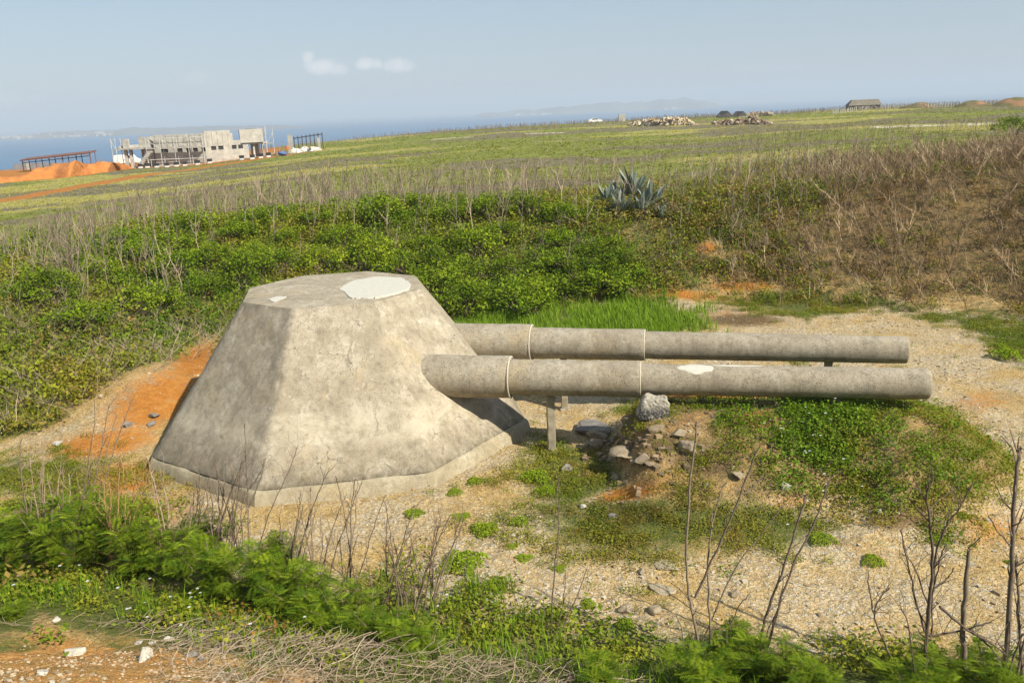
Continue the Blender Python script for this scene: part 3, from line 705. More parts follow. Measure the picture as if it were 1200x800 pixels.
for args in [
    (692, 506, 46, ROCKG, 'dark flat slab jutting from the left end of the mound under the front barrel', .3, 3, .1, .2, 1.2),
    (700, 515, 24, ROCKM, 'brown broken rock just below the dark slab, left end of the mound', .7, 4, .2),
    (697, 523, 20, ROCKM, 'rounded tan rock at the foot of the mound below the dark slab', .7, 5, .2),
    (738, 498, 30, ROCKM, 'orange brown rock directly below the blackened rock', .8, 6, .3),
    (733, 535, 36, ROCKM, 'long low boulder on the mound, left of the pair in the bare earth', .5, 7, .2),
    (754, 541, 30, ROCKM, 'wedge shaped boulder in the bare earth, right of the long low one', .55, 8, .2),
    (761, 545, 12, ROCKM, 'small stone at the right tip of the wedge shaped boulder', .7, 9, .2),
    (806, 530, 24, ROCKM, 'upright brown rock on the mound face, left of the thin bare stem', .9, 10, .3),
    (768, 508, 20, ROCKM, 'brown rock among dry twigs, below and right of the blackened rock', .8, 11, .2),
    (795, 512, 17, ROCKM, 'small ochre rock above the upright brown rock', .6, 12, .2),
    (722, 564, 14, ROCKM, 'small tan stone beside two others below the boulders', .7, 13, .2),
    (664, 552, 14, ROCKG, 'small grey rock in the weeds right of the post foot', .7, 14, .2),
    (683, 595, 11, ROCKW, 'bright white stone on the gravel left of the mound', .8, 15, .1),
    (716, 607, 15, ROCKG, 'grey stone at the front foot of the mound, left of the green mat', .7, 16, .2),
    (866, 559, 20, ROCKM, 'rounded ochre rock half sunk in grass on the mound', .5, 17, .2),
    (921, 574, 18, ROCKW, 'pale rounded rock on the mound beside a bare stem', .7, 18, .2),
    (930, 532, 16, ROCKM, 'yellowish flat rock below the flowering weeds on the mound', .5, 19, .2),
    (828, 571, 7, ROCKW, 'tiny white stone in the dark grass of the mound, highest of the white specks', .8, 20, .1),
    (857, 602, 7, ROCKW, 'tiny white stone next to a bare stem in the grass of the mound', .8, 21, .1),
    (734, 716, 22, ROCKM, 'pale brown rock on the gravel, left of a pair near the bare stems', .7, 22, .2),
    (768, 717, 22, ROCKM, 'pale brown rock on the gravel, right of a pair near the bare stems', .7, 23, .2),
    (752, 673, 10, ROCKM, 'yellowish stone alone on the pale gravel', .8, 24, .2),
    (775, 690, 40, ROCKT, 'broad flat pale stone in the gravel floor', .2, 25, .25),
    (780, 665, 34, ROCKT, 'flat cracked pale slab flush with the gravel floor', .2, 26, .25),
    (862, 699, 13, ROCKM, 'orange stone at the base of the bare stems', .8, 27, .2),
    (962, 722, 9, ROCKM, 'small brown stone alone on the pale floor right of the shrub', .7, 28, .2),
    (180, 490, 16, ROCKG, 'grey stone on the orange bank left of the turret', .6, 29, .2),
    (150, 500, 13, ROCKG, 'small grey stone on the orange bank, farther from the turret', .6, 30, .2),
    (178, 500, 10, ROCKG, 'dark stone at the edge of the turret shadow on the orange bank', .7, 31, .2),
    (118, 467, 6, ROCKW, 'white scrap of stone at the edge of the brush on the left bank', .9, 32, .1),
    (67, 522, 14, ROCKW, 'pale flat stone on the path at the far left', .5, 33, .2),
    (86, 766, 25, ROCKW, 'jagged white stone, left of two on the orange foreground', .5, 34, .2),
    (170, 774, 24, ROCKW, 'pitted rounded white stone, right of two on the orange foreground', .8, 35, .2),
    (49, 792, 22, ROCKW, 'white flat stone nearest the bottom left corner', .35, 36, .2),
    (224, 770, 15, ROCKG, 'blue grey stone beside a darker one in the foreground', .7, 37, .2),
    (236, 773, 10, ROCKG, 'small dark stone touching the blue grey one in the foreground', .9, 38, .2),
    (163, 755, 12, ROCKW, 'left white stone of a short row by the dry grass', .5, 39, .2),
    (178, 754, 10, ROCKW, 'middle white stone of a short row by the dry grass', .5, 40, .2),
    (198, 751, 13, ROCKW, 'right white stone of a short row by the dry grass', .6, 41, .2),
    (66, 727, 12, ROCKW, 'white stone at the upper edge of the orange foreground', .4, 42, .2),
    (258, 792, 14, ROCKW, 'flat buff stone at the bottom edge near the straw heap', .3, 43, .2),
    (1030, 600, 8, ROCKW, 'small pale stone at the foot of the mound on its right', .7, 44, .2)]:
    rock(*args)
def gravel():
    r = RG; protos = []
    for k in range(5):
        q = np.random.default_rng(k+90); V = np.array([(x, y, z) for z in (-.5, .5) for y in (-.5, .5) for x in (-.5, .5)], float)
        V = V*(1, 1, .6)*q.uniform(.6, 1.2, (8, 3)); protos.append((V, np.array([(0,2,3,1),(4,5,7,6),(0,1,5,4),(1,3,7,5),(3,2,6,7),(2,0,4,6)]), np.full((8, 3), 1.)))
    n = 42000; x = r.uniform(-14, 22, n); y = r.uniform(5, 31, n); z = terrain(x, y); d = pit_d(x, y); px, py = proj(x, y, z)
    dens = sm(.5, .62, fbm(x*.5, y*.5, 3, 77))*(d < .3)*.8+.12*(d < .3)+1.0*(z > 1.8)*(y < 9)*(x < 0)+.5*(mound(x, y) > .15)*(px < 860)
    dens = np.where((mound(x, y) > .1) & (px > 860), .1, dens)
    dens *= (1-.85*np.clip(sum(blob(px, py, *b) for b in MATS_G), 0, 1))
    keep = r.random(n) < dens; x, y, z = x[keep], y[keep], z[keep]; n = len(x)
    sc = .018+.05*r.random(n)**3+.05*(r.random(n) > .985)
    base = np.where(r.random((n, 1)) < .5, np.array((.46, .40, .29)), np.array((.34, .25, .14)))*r.uniform(.7, 1.2, (n, 1))
    m_ = 16000; x2 = r.uniform(-9, .5, m_); y2 = r.uniform(3.5, 10, m_); z2 = terrain(x2, y2); qx, qy = proj(x2, y2, z2)
    k2 = r.random(m_) < .9*poly_mask(qx, qy, [(-300,742),(0,735),(60,725),(180,745),(300,775),(420,805),(420,1100),(-300,1100)], 10)*(.2+.8*sm(.4, .6, fbm(x2*1.5, y2*1.5, 2, 79)))
    m3 = 2600; x3 = r.uniform(1.2, 5.5, m3); y3 = r.uniform(13, 18, m3); z3 = terrain(x3, y3); qx3, qy3 = proj(x3, y3, z3)
    k3 = r.random(m3) < np.clip(blob(qx3, qy3, 745, 525, 60, 40)+.8*blob(qx3, qy3, 700, 515, 26, 30), 0, 1)*.55
    x = np.concatenate([x, x2[k2], x3[k3]]); y = np.concatenate([y, y2[k2], y3[k3]]); z = np.concatenate([z, z2[k2], z3[k3]])
    sc = np.concatenate([sc, .010+.028*r.random(k2.sum())**2.5, .035+.11*r.random(k3.sum())**2])
    base = np.concatenate([base, np.where(r.random((k2.sum(), 1)) < .6, np.array((.48, .38, .25)), np.array((.38, .2, .07)))*r.uniform(.7, 1.2, (k2.sum(), 1)), np.array((.24, .175, .105))*r.uniform(.5, 1.4, (k3.sum(), 1))]); n = len(x)
    V, Q, C = scatter(protos, np.stack([x, y, z+sc*.1], 1), r.integers(0, 5, n), r.uniform(0, 6.28, n), sc, base)
    o = link('gravel', np_mesh('gravel', V, Q, C), vcol_mat('gravel_stone', .95)); o['kind'] = 'stuff'; tag(o, 'loose pale stones and gravel over the pit floor', 'gravel')
gravel()
# ---------------------------------------------------------------- vegetation
GR_A, GR_B = (.045, .085, .010), (.125, .185, .022)
YL_A, YL_B = (.105, .115, .018), (.20, .19, .035)
def sample(n, x0, x1, y0, y1):
    x = RG.uniform(x0, x1, n); y = RG.uniform(y0, y1, n); z = terrain(x, y); px, py = proj(x, y, z)
    return x, y, z, px, py, pit_d(x, y)
def stuff(name, arr, m, label, cat):
    V, Q, C = arr; o = link(name, np_mesh(name, V, Q, np.clip(C, 0, 1)), m); o['kind'] = 'stuff'; return tag(o, label, cat)
def put(protos, x, y, z, keep, s0, s1, tint, tilt=None):
    I = np.nonzero(keep)[0]; n = len(I)
    return scatter(protos, np.stack([x, y, z], 1)[I], RG.integers(0, len(protos), n), RG.uniform(0, 6.283, n), RG.uniform(s0, s1, n)*1.0,
                   tint[I] if tint is not None else None, None if tilt is None else tilt[I])
def lump(n, rx, h, size, seed):
    r = np.random.default_rng(seed); p = r.normal(size=(n, 3))*(rx*.5, rx*.5, h*.3)+(0, 0, h*.45); p[:, 2] = np.clip(p[:, 2], .01, h*1.1)
    V, Q, C = leaves(n, p, size, np.ones((n, 3))*r.uniform(.65, 1.35, (n, 1)), .6, r); return V, Q, C
LUMPS = [lump(60, .42, .46, .105, 200+i) for i in range(6)]
MATL = [lump(80, .25, .11, .044, 230+i) for i in range(6)]
def lerp3(a, b, t): return np.array(a)*(1-t[:, None])+np.array(b)*t[:, None]
def org_mask(px, py):
    o = 0
    for b in [(185,470,75,45,-25),(230,425,40,22,-30),(130,515,50,14,-10),(885,490,40,18,0),(800,350,60,8,5),(870,337,45,8,0),(838,292,18,11,0)]: o = np.maximum(o, blob(px, py, *b))
    return o
# --- ground cover of leafy weeds over the banks
x, y, z, px, py, d = sample(26000, -34, 34, 12, 50)
th = poly_mask(px, py, THICK_P, 14); br = poly_mask(px, py, BROWN_P, 30); n1 = fbm(x*.35, y*.35, 3, 301); n2 = fbm(x*.9, y*.9, 3, 311)
west = sm(260, 60, px)*sm(300, 350, py)
org = np.zeros(len(x))
for b in [(185,470,75,45,-25),(230,425,40,22,-30),(130,515,50,14,-10),(885,490,40,18,0),(800,350,60,8,5),(870,337,45,8,0),(838,292,18,11,0)]: org = np.maximum(org, blob(px, py, *b))
dens = sm(.2, 1.2, d)*(.30+.7*th)*(1-.80*br)*(1-np.clip(org*1.5, 0, 1))*(1-sm(39, 45, y+6*(n1-.5)))
midr = sm(690, 760, px)*sm(1000, 900, px)*(1-br)
dens *= 1-.12*midr
dens *= sm(.30, .42, n2+.12*th+.08*midr)
dens = np.where((y > 39) & (px > 760), np.maximum(dens, .5*sm(.52, .6, n1)*sm(58, 48, y)), dens)
keep = RG.random(len(x)) < dens
t = np.clip(.25+.9*(n1-.42)*2+.35*west+.3*midr, 0, 1)
tint = lerp3((.075, .135, .014), (.175, .175, .026), t); brown = (RG.random(len(x)) < .10+.12*west+.38*midr)[:, None]
tint = np.where(brown, np.array((.17, .125, .055)), tint)
stuff('ground_cover', put(LUMPS, x, y, z, keep, .55, 1.25, tint), LEAF, 'leafy green weeds carpeting the banks of the pit', 'ground cover')
# --- rough scrub on the bank below the agaves
x, y, z, px, py, d = sample(15000, -2, 24, 29, 43)
mz = poly_mask(px, py, [(640,215),(760,200),(900,195),(1010,205),(930,290),(900,335),(740,345),(690,335),(640,300)], 26)
keep = (RG.random(len(x)) < mz*(.25+.55*sm(.38, .55, fbm(x*.6, y*.6, 3, 391)))) & (d > .6) & (org_mask(px, py) < .4)
q = RG.random((len(x), 1)); tint = np.where(q < .40, np.array((.165, .12, .05)), np.where(q < .75, np.array((.085, .13, .016)), np.array((.155, .165, .025))))
stuff('bank_scrub', put(LUMPS, x, y, z, keep, .45, 1.05, tint), LEAF, 'mixed green and brown scrub on the bank below the agaves', 'scrub')
# --- low mats of small leaves on the mound and floor
x, y, z, px, py, d = sample(60000, -16, 24, 9, 33)
g = np.zeros(len(x))
for b in MATS_G: g = np.maximum(g, blob(px, py, *b))
mo = mound(x, y); n2 = fbm(x*1.3, y*1.3, 3, 321)
bare = np.zeros(len(x))
for b in [(740,575,60,14,-12),(740,535,60,30),(885,490,30,16,0),(800,505,40,22,0),(825,466,80,8,2),(940,560,26,14,0)]: bare = np.maximum(bare, blob(px, py, *b))
frn = poly_mask(px, py, [(820,350),(900,340),(1000,345),(1080,362),(1400,400),(1400,440),(1180,425),(1130,385),(1040,362),(900,372)], 10)
dens = np.maximum(np.maximum(g*.9, .95*sm(.05, .25, mo)*sm(.40, .50, n2)), frn*.8)*(1-np.clip(bare*1.3, 0, 1))*sm(.36, .50, n2+.14*g)*(d < 1.2)
keep = RG.random(len(x)) < dens*.9
lush = np.maximum(blob(px, py, 980, 520, 60, 50), blob(px, py, 1100, 560, 40, 50)*.4)
t = np.clip(.5+1.6*(fbm(x*.6, y*.6, 2, 331)-.5)-.4*lush, 0, 1)
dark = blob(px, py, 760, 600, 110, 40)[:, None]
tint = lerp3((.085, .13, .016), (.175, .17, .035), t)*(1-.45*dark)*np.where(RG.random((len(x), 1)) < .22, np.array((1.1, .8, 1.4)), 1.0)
sc = .7+.5*lush
I = np.nonzero(keep)[0]
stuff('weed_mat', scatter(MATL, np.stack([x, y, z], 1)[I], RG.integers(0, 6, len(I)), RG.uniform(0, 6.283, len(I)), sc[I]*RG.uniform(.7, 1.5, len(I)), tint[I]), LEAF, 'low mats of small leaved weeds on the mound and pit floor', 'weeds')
# --- flowering patch with white heads on the mound
x, y, z, px, py, d = sample(9000, 4, 12, 11, 19)
keep = RG.random(len(x)) < np.maximum(blob(px, py, 965, 515, 50, 48), .32*blob(px, py, 1050, 545, 70, 48)+.3*blob(px, py, 850, 500, 60, 30))*.6
stuff('flowering_weeds', put(LUMPS, x, y, z, keep, .30, .65, lerp3((.06, .12, .012), (.11, .17, .02), RG.random(len(x)))), LEAF, 'lush flowering weeds spilling down the mound below the muzzle', 'weeds')
def flower(seed):
    r = np.random.default_rng(seed); p = np.zeros((5, 3))+(0, 0, .0); a = np.arange(5)*1.2566
    V = []; Q = []
    for i in range(5):
        c, s = math.cos(a[i]), math.sin(a[i]); V += [(0, 0, 0), (.5*c-.25*s, .5*s+.25*c, .12), (c, s, .08), (.5*c+.25*s, .5*s-.25*c, .12)]; Q.append((i*4, i*4+1, i*4+2, i*4+3))
    return np.array(V, float), np.array(Q), np.full((len(V), 3), .8)
x, y, z, px, py, d = sample(5200, -12, 12, 6, 19)
keep = RG.random(len(x)) < np.clip(.9*blob(px, py, 945, 545, 40, 45)+.42*blob(px, py, 200, 715, 190, 22, 8)+.35*blob(px, py, 540, 720, 60, 26)+.2*blob(px, py, 60, 690, 80, 25), 0, 1)
zz = z+RG.uniform(.12, .42, len(x))
stuff('white_flowers', put([flower(1)], x, y, zz, keep, .022, .036, None, RG.normal(size=(len(x), 2))*.4), vcol_mat('petal', .6, .2), 'tiny white flower heads scattered over the weeds', 'flowers')
# --- tall bright grass behind the rear barrel
GRASS = [tuft_proto(9, .42, .016, (.09, .17, .018), (.17, .25, .035), .45, 400+i) for i in range(6)]
x, y, z, px, py, d = sample(26000, -12, 14, 22, 34)
keep = (RG.random(len(x)) < .95*poly_mask(px, py, TALL_G, 16)*(.45+.55*sm(.35, .5, fbm(x*.6, y*.6, 3, 371))))
keep &= (px > 380)
stuff('tall_grass', put(GRASS, x, y, z, keep, .6, 1.25, np.ones((len(x), 3))*RG.uniform(.8, 1.15, (len(x), 1))), LEAF, 'bright green tall grass behind the rear gun barrel', 'grass')
# --- upright dry weed stalks over the rim and the bank
STK = [stalk_proto(1.15, 5, .015, (.285, .235, .175), 500+i) for i in range(10)]
x, y, z, px, py, d = sample(60000, -42, 52, 22, 95)
n1 = fbm(x*.22, y*.22, 3, 341)
dn = np.zeros(len(x))
for b in [(250,255,200,38,-8),(420,255,160,40,0,),(560,215,330,26,-2),(860,185,200,34),(760,262,80,36),(640,250,100,50),(980,165,180,20),(1150,140,220,14),(1250,150,160,30),(60,300,140,36),(150,262,120,14,-27),(80,275,120,20),
          (100,330,90,40),(850,250,120,50),(940,235,80,50)]:
    dn = np.maximum(dn, blob(px, py, *b))
for b in [(820,250,110,50),(900,215,110,36),(740,205,120,22),(400,250,200,28)]: dn = np.maximum(dn, 1.5*blob(px, py, *b))
thick = .35+.65*sm(.42, .62, n1)
keep = (RG.random(len(x)) < dn*thick*.30*np.where(y > 52, .07+.50*sm(800, 920, px), 1.35)) & (d > .8)
I = np.nonzero(keep)[0]; sc = RG.uniform(.55, 1.25, len(I))*np.where(y[I] > 55, .85, 1.0)*(1+.35*poly_mask(px, py, THICK_P, 14)[I])
tint = np.where(RG.random((len(I), 1)) < .35, np.array((1.15, 1.08, 1.0)), np.array((.82, .80, .76)))*RG.uniform(.7, 1.15, (len(I), 1))
stuff('dry_weed_stalks', scatter(STK, np.stack([x, y, z], 1)[I], RG.integers(0, 10, len(I)), RG.uniform(0, 6.283, len(I)), sc, tint, RG.normal(size=(len(I), 2))*.06+(.05, 0)), WOOD, 'grey upright dead weed stalks along the rim and banks', 'dead weeds')
# --- brown tangled brush on the right bank
BRU = [stalk_proto(1.1, 9, .014, (.29, .22, .135), 600+i, .55) for i in range(10)]
x, y, z, px, py, d = sample(26000, 5, 48, 20, 48)
keep = (RG.random(len(x)) < .72*poly_mask(px, py, BROWN_P, 34)*(.35+.65*sm(.32, .5, fbm(x*.4, y*.4, 3, 351)))*(.55+.45*sm(860, 1020, px))) & (d > -.3)
I = np.nonzero(keep)[0]
tint = np.where(RG.random((len(I), 1)) < .28, np.array((1.7, 1.7, 1.7)), np.array((.85, .78, .75)))*RG.uniform(.6, 1.25, (len(I), 1))
stuff('brown_brush', scatter(BRU, np.stack([x, y, z], 1)[I], RG.integers(0, 10, len(I)), RG.uniform(0, 6.283, len(I)), RG.uniform(.45, 1.05, len(I)), tint, RG.normal(size=(len(I), 2))*.35+(-.2, -.1)), WOOD, 'brown tangled dead brush covering the right hand bank', 'dead brush')
x, y, z, px, py, d = sample(9000, 5, 48, 22, 48)
keep = (RG.random(len(x)) < .95*poly_mask(px, py, BROWN_P, 24)*(.25+.75*sm(.40, .54, fbm(x*.4, y*.4, 3, 361)))*(1.0-.45*sm(900, 1050, px))) & (d > .1)
tint = np.where(RG.random((len(x), 1)) < .6, np.array((.12, .125, .022)), np.array((.19, .12, .045)))
stuff('brush_leaves', put(LUMPS, x, y, z, keep, .4, .9, tint), LEAF, 'sparse olive leaves showing through the brown brush', 'leaves')
# --- twig tangles low on the west and north bank, and on the floor
TWG = [stalk_proto(.7, 7, .008, (.30, .235, .165), 650+i, .9) for i in range(8)]
x, y, z, px, py, d = sample(26000, -26, 24, 13, 36)
dn = np.zeros(len(x))
for b in [(250,385,60,28,-25),(170,420,110,26,-30),(60,400,110,50),(10,480,50,40),(860,315,120,16,3),(960,325,110,18,6),(640,325,90,20),(880,377,60,9),(800,520,40,16),(830,560,60,25),(850,500,70,22),(760,520,50,26),(930,560,60,30),(1050,540,50,40),(1050,590,50,20),(730,300,110,30),(420,325,120,20),(830,275,110,50),(760,315,90,25),(690,285,70,30),(850,290,100,40),(800,225,90,30),(700,260,60,30)]:
    dn = np.maximum(dn, blob(px, py, *b))
keep = RG.random(len(x)) < dn*.45
I = np.nonzero(keep)[0]; fl = (d[I] < 0)
stuff('dry_twigs', scatter(TWG, np.stack([x, y, z], 1)[I], RG.integers(0, 8, len(I)), RG.uniform(0, 6.283, len(I)), np.where(fl, .35, 1.0)*RG.uniform(.5, 1.2, len(I)), np.ones((len(I), 3))*RG.uniform(.55, 1.2, (len(I), 1)), RG.normal(size=(len(I), 2))*.6), WOOD, 'tangled dry twigs low on the banks and mound', 'twigs')
# --- field grass
FGR = [tuft_proto(6, .30, .035, (.75, .75, .75), (1.2, 1.2, 1.2), .6, 700+i) for i in range(6)]
xx = RG.uniform(-.95, .95, 60000); y = 38*np.exp(RG.random(60000)*1.9); x = xx*y; z = terrain(x, y); px, py = proj(x, y, z); d = pit_d(x, y)
ys = np.log(np.maximum(y, 5))*9
yel = sm(.52, .64, fbm(x*.035, ys, 3, 101)); wee = sm(.48, .62, fbm(x*.05+9, ys*1.3+3, 3, 111))
road = np.array([gp(*p)[:2] for p in [(-60,248),(0,237),(60,225),(130,212),(185,203),(240,196),(300,187),(345,181)]])
yard = np.array([gp(*p)[:2] for p in [(0,214),(60,211),(150,198),(240,193),(330,180),(330,170),(0,190),(-100,200)]])
ye = np.interp(x/y, UE, YE)
keep = (seg_dist(x, y, road, False) > 2.5) & ~inside(x, y, yard) & (y < ye+4) & (d > 5) & (RG.random(60000) < .75)
c = lerp3((.11, .135, .022), (.17, .18, .038), RG.random(60000))*(.75+.5*fbm(x*.06, ys*.6, 3, 381))[:, None]; c = c*(1-.8*yel[:, None])+.8*yel[:, None]*np.array((.33, .30, .10)); c = c*(1-.7*wee[:, None])+.7*wee[:, None]*np.array((.19, .165, .10))
I = np.nonzero(keep)[0]; sc = np.stack([RG.uniform(.7, 1.3, len(I))*(.7+y[I]/110), RG.uniform(.4, .8, len(I))*(.55+y[I]/400)], 1)
stuff('field_grass', scatter(FGR, np.stack([x, y, z], 1)[I], RG.integers(0, 6, len(I)), RG.uniform(0, 6.283, len(I)), sc, c[I]), LEAF, 'short patchy grass over the open field behind the pit', 'grass')
# far rim of greyed weeds against the sea
xx = RG.uniform(-.5, .9, 9000); y = np.interp(xx, UE, YE)*RG.uniform(.86, 1.01, 9000); x = xx*y; z = terrain(x, y)
keep = RG.random(9000) < .25+.75*sm(-.25, .2, xx)
STF = [stalk_proto(.9, 4, .03, (.24, .19, .15), 760+i) for i in range(6)]
stuff('far_weeds', put(STF, x, y, z, keep, .5, 1.15, np.ones((9000, 3))*RG.uniform(.75, 1.2, (9000, 1))), WOOD, 'fine dead weeds along the far edge of the field', 'dead weeds')
# --- leafy bushes of the thicket
BP = []
for i, (ca, cb) in enumerate([((.065, .115, .010), (.19, .24, .022)), ((.06, .11, .010), (.15, .205, .018)), ((.09, .14, .012), (.23, .27, .03)), ((.05, .09, .010), (.13, .175, .016))]):
    l, wd = bush_proto(1900, 1.0, 1.25, .105, ca, cb, 38, 18, 800+i); BP.append((l.mesh('bush_leaves'), wd.mesh('bush_stems')))
for a, b in BP: a.materials.append(LEAF); b.materials.append(WOOD)
def bush(k, p, s, label, group=None, name='leafy_bush', sz=1.0):
    o = empty(name, p, label, 'bush', group, random.uniform(0, 6.28)); o.scale = (s, s, s*sz)
    link('foliage', BP[k][0], None, o); link('stems', BP[k][1], None, o); return o
bush(2, gp(432, 322), 1.15, 'largest bright green bush, rounded, right behind the turret top', sz=1.15)
bush(0, gp(462, 326), .95, 'bright bush at the right shoulder of the largest bush behind the turret')
bush(2, gp(375, 322), .95, 'yellowish green bush left of the largest bush behind the turret')
TH = [(330,322,1),(285,335,3),(300,310,0),(250,345,3),(515,352,0),(548,362,0),(585,362,3),(625,356,0),(660,352,3),(700,343,1),(505,325,3),(545,330,1),(600,330,3),(640,318,1),(560,300,0),(500,295,1),(250,310,1),(210,330,1),
      (400,290,0),(340,285,0),(280,280,1),(210,295,0),(690,310,3),(590,280,1),(450,262,0),(530,262,1),(720,325,3),(620,255,3),(160,310,1),(395,345,3),(490,362,0),(710,300,0),(735,330,1),(680,335,3),(655,290,1),(120,330,0),(150,290,1),(230,275,0),(310,262,0),(375,262,1),(60,360,3),(100,385,1),(180,370,0),(660,265,1),(575,255,0),(490,245,0),(545,375,3),(725,345,0),(610,372,1)]
for a, b, k in TH:
    bush(k, gp(a, b), random.uniform(.75, 1.2), 'leafy green bush in the dense thicket on the bank behind the turret', 'bushes of the thicket behind the turret', sz=random.uniform(.6, 1.15))
bush(3, gp(1188, 158), 1.7, 'dark green bush on the field rim at the far right', sz=.6)
bush(0, gp(55, 292), .95, 'bright green bush with upright shoots, left end of the field rim', sz=1.0)
bush(0, gp(22, 300), .9, 'dark green bush at the far left edge of the field rim', sz=.8)
bush(1, gp(72, 282), .75, 'small bright bush, rightmost of three at the left rim', sz=1.2)
# --- agaves on the bank
def agave(px, py, s, seed, label, nl=34):
    r = np.random.default_rng(seed); p = gp(px, py); root = empty('agave', p-Vector((0, 0, .1)), label, 'agave', 'agave plants on the bank', r.uniform(0, 6.28))
    mb = MB(); dm = MB()
    for k in range(nl):
        a = k*2.4+r.uniform(-.3, .3); el = math.radians(88-70*(k/nl)**.8+r.uniform(-8, 8)); ln = s*r.uniform(.8, 1.15)*(1.05-.35*(k/nl)); wd = s*.085
        dead = k > nl*.45 and r.random() < .4
        P = []; 
        for i in range(7):
            t = i/6; e = el-(.25+.5*(1-el/1.57))*t*t*(1.6 if dead else .7)
            P.append((P[-1][0]+math.cos(e)*ln/6, P[-1][1]+math.sin(e)*ln/6) if P else (.06*s, .05))
        V = []; c, sn = math.cos(a), math.sin(a)
        for i, (q, h) in enumerate(P):
            t = i/6; ww = wd*(.75+.9*t)*(1-t**2.2)**.8 if t < 1 else .002
            for m_, lift in ((-1, .35), (0, 0), (1, .35), (0, -.35)):
                V.append((q*c-m_*ww*sn-(lift*ww*.6)*c, q*sn+m_*ww*c-(lift*ww*.6)*sn, h+lift*ww*.5))
        Q = [(i*4+j, i*4+(j+1) % 4, i*4+4+(j+1) % 4, i*4+4+j) for i in range(6) for j in range(4)]
        (dm if dead else mb).add(V, Q, np.array((.34, .27, .15) if dead else (.17, .205, .155))*r.uniform(.65, 1.3))
    link('leaves', mb.mesh('agave_leaves'), AGM, root)
    if dm.n: link('dead_leaves', dm.mesh('agave_dead_leaves'), WOOD, root)
AGM = vcol_mat('agave_skin', .45, .05, .45)
agave(742, 238, 1.55, 1, 'tallest agave with two upright spikes, in the middle of its clump', 38)
agave(712, 244, 1.15, 2, 'shorter upright agave at the left end of the clump')
agave(728, 252, 1.0, 3, 'drooping agave low at the front of the clump')
agave(762, 244, 1.25, 4, 'agave with broad pale leaves leaning right, beside the tallest one')
agave(722, 240, 1.1, 6, 'agave with many dead leaves, between the left one and the tallest')
agave(752, 252, .95, 7, 'low agave with yellowed leaves at the front right of the clump')
agave(776, 254, .75, 5, 'small agave at the lower right end of the clump', 22)
# --- round weeds on the pit floor
WP = []
for i in range(4):
    _, wd = bush_proto(10, .26, .14, .040, (.10, .165, .018), (.20, .25, .035), 22, 6, 900+i); r_ = np.random.default_rng(900+i); n_ = 1100
    a_ = r_.uniform(0, 6.283, n_); q_ = np.sqrt(r_.random(n_)); lob = 1+.22*np.sin(a_*3+i)+.12*np.sin(a_*7+2*i)
    hz_ = .17*np.sqrt(np.maximum(0, 1-q_**2.4))*(.7+.5*vnoise(q_*np.cos(a_)*4+9, q_*np.sin(a_)*4+i*7, 5))*(.55+.45*r_.random(n_)**.4)
    pt_ = np.stack([.28*lob*q_*np.cos(a_), .28*lob*q_*np.sin(a_), hz_+.015], 1); l = MB(); l.add(*leaves(n_, pt_, .042, leafcols(n_, (.10, .17, .014), (.22, .27, .03), r_), .9, r_)); WP.append((l.mesh('weed_leaves'), wd.mesh('weed_stems')))
for a, b in WP: a.materials.append(LEAF); b.materials.append(WOOD)
for k, (a, b, wpx, lb) in enumerate([
    (568,624,31,'bright round green weed on the gravel, due right of the dead twigs by the turret'), (581,688,29,'round green weed below the middle of the gravel floor'),
    (545,662,46,'broad double weed clump at the edge of the foreground grass'), (527,668,28,'weed touching the left side of the broad double clump'), (533,579,18,'small weed just below the right corner of the turret base'),
    (557,566,20,'small weed near the turret base, closest to the barrel shadow'), (609,614,22,'yellowish green weed right of the bright round one'), (628,562,34,'pale green weed by the post foot'),
    (640,578,26,'weed on the green edge below the post foot'),(1023,660,26,'lone round weed on the pale floor below the mound'), (1101,636,25,'lone round weed behind the bare shrub at the right'), (963,634,30,'wide weed at the foot of the mound, behind the bare stems'),
    (733,736,24,'dull green weed below the two pale brown rocks'), (689,709,18,'small olive weed on the gravel beside a single bare sapling'), (650,722,26,'olive weed at the foot of the single bare sapling'),
    (485,604,22,'thin weed by the front right corner of the turret base'), (1179,420,34,'bright weed alone on the ochre clearing at the right'), (1172,408,16,'tiny weed above the bright one on the ochre clearing'),
    (1128,606,16,'small weed at the right foot of the mound'), (1140,640,10,'tiny green tuft on the pale floor right of the mound'),(1185,660,14,'green tuft at the right edge behind the thick bare stem'),
    (540,606,22,'flat faded weed left of the bright round weed'),(615,655,22,'flat faded weed in the middle of the gravel floor'),(655,668,18,'faint grassy weed on the gravel, right of the flat faded one'),(600,640,16,'small flat weed between the round ones')]):
    p = gp(a, b); s = wpx/(F/(p.y*cp+(HC-p.z)*sp))/.60*1.08
    o = empty('weed_clump', p-Vector((0, 0, .01)), lb, 'weed', 'round weeds dotted on the pit floor', random.uniform(0, 6)); o.scale = (s, s, s*(.5 if 'flat' in lb or 'faint' in lb else .95))
    link('foliage', WP[k % 4][0], None, o); link('stems', WP[k % 4][1], None, o)
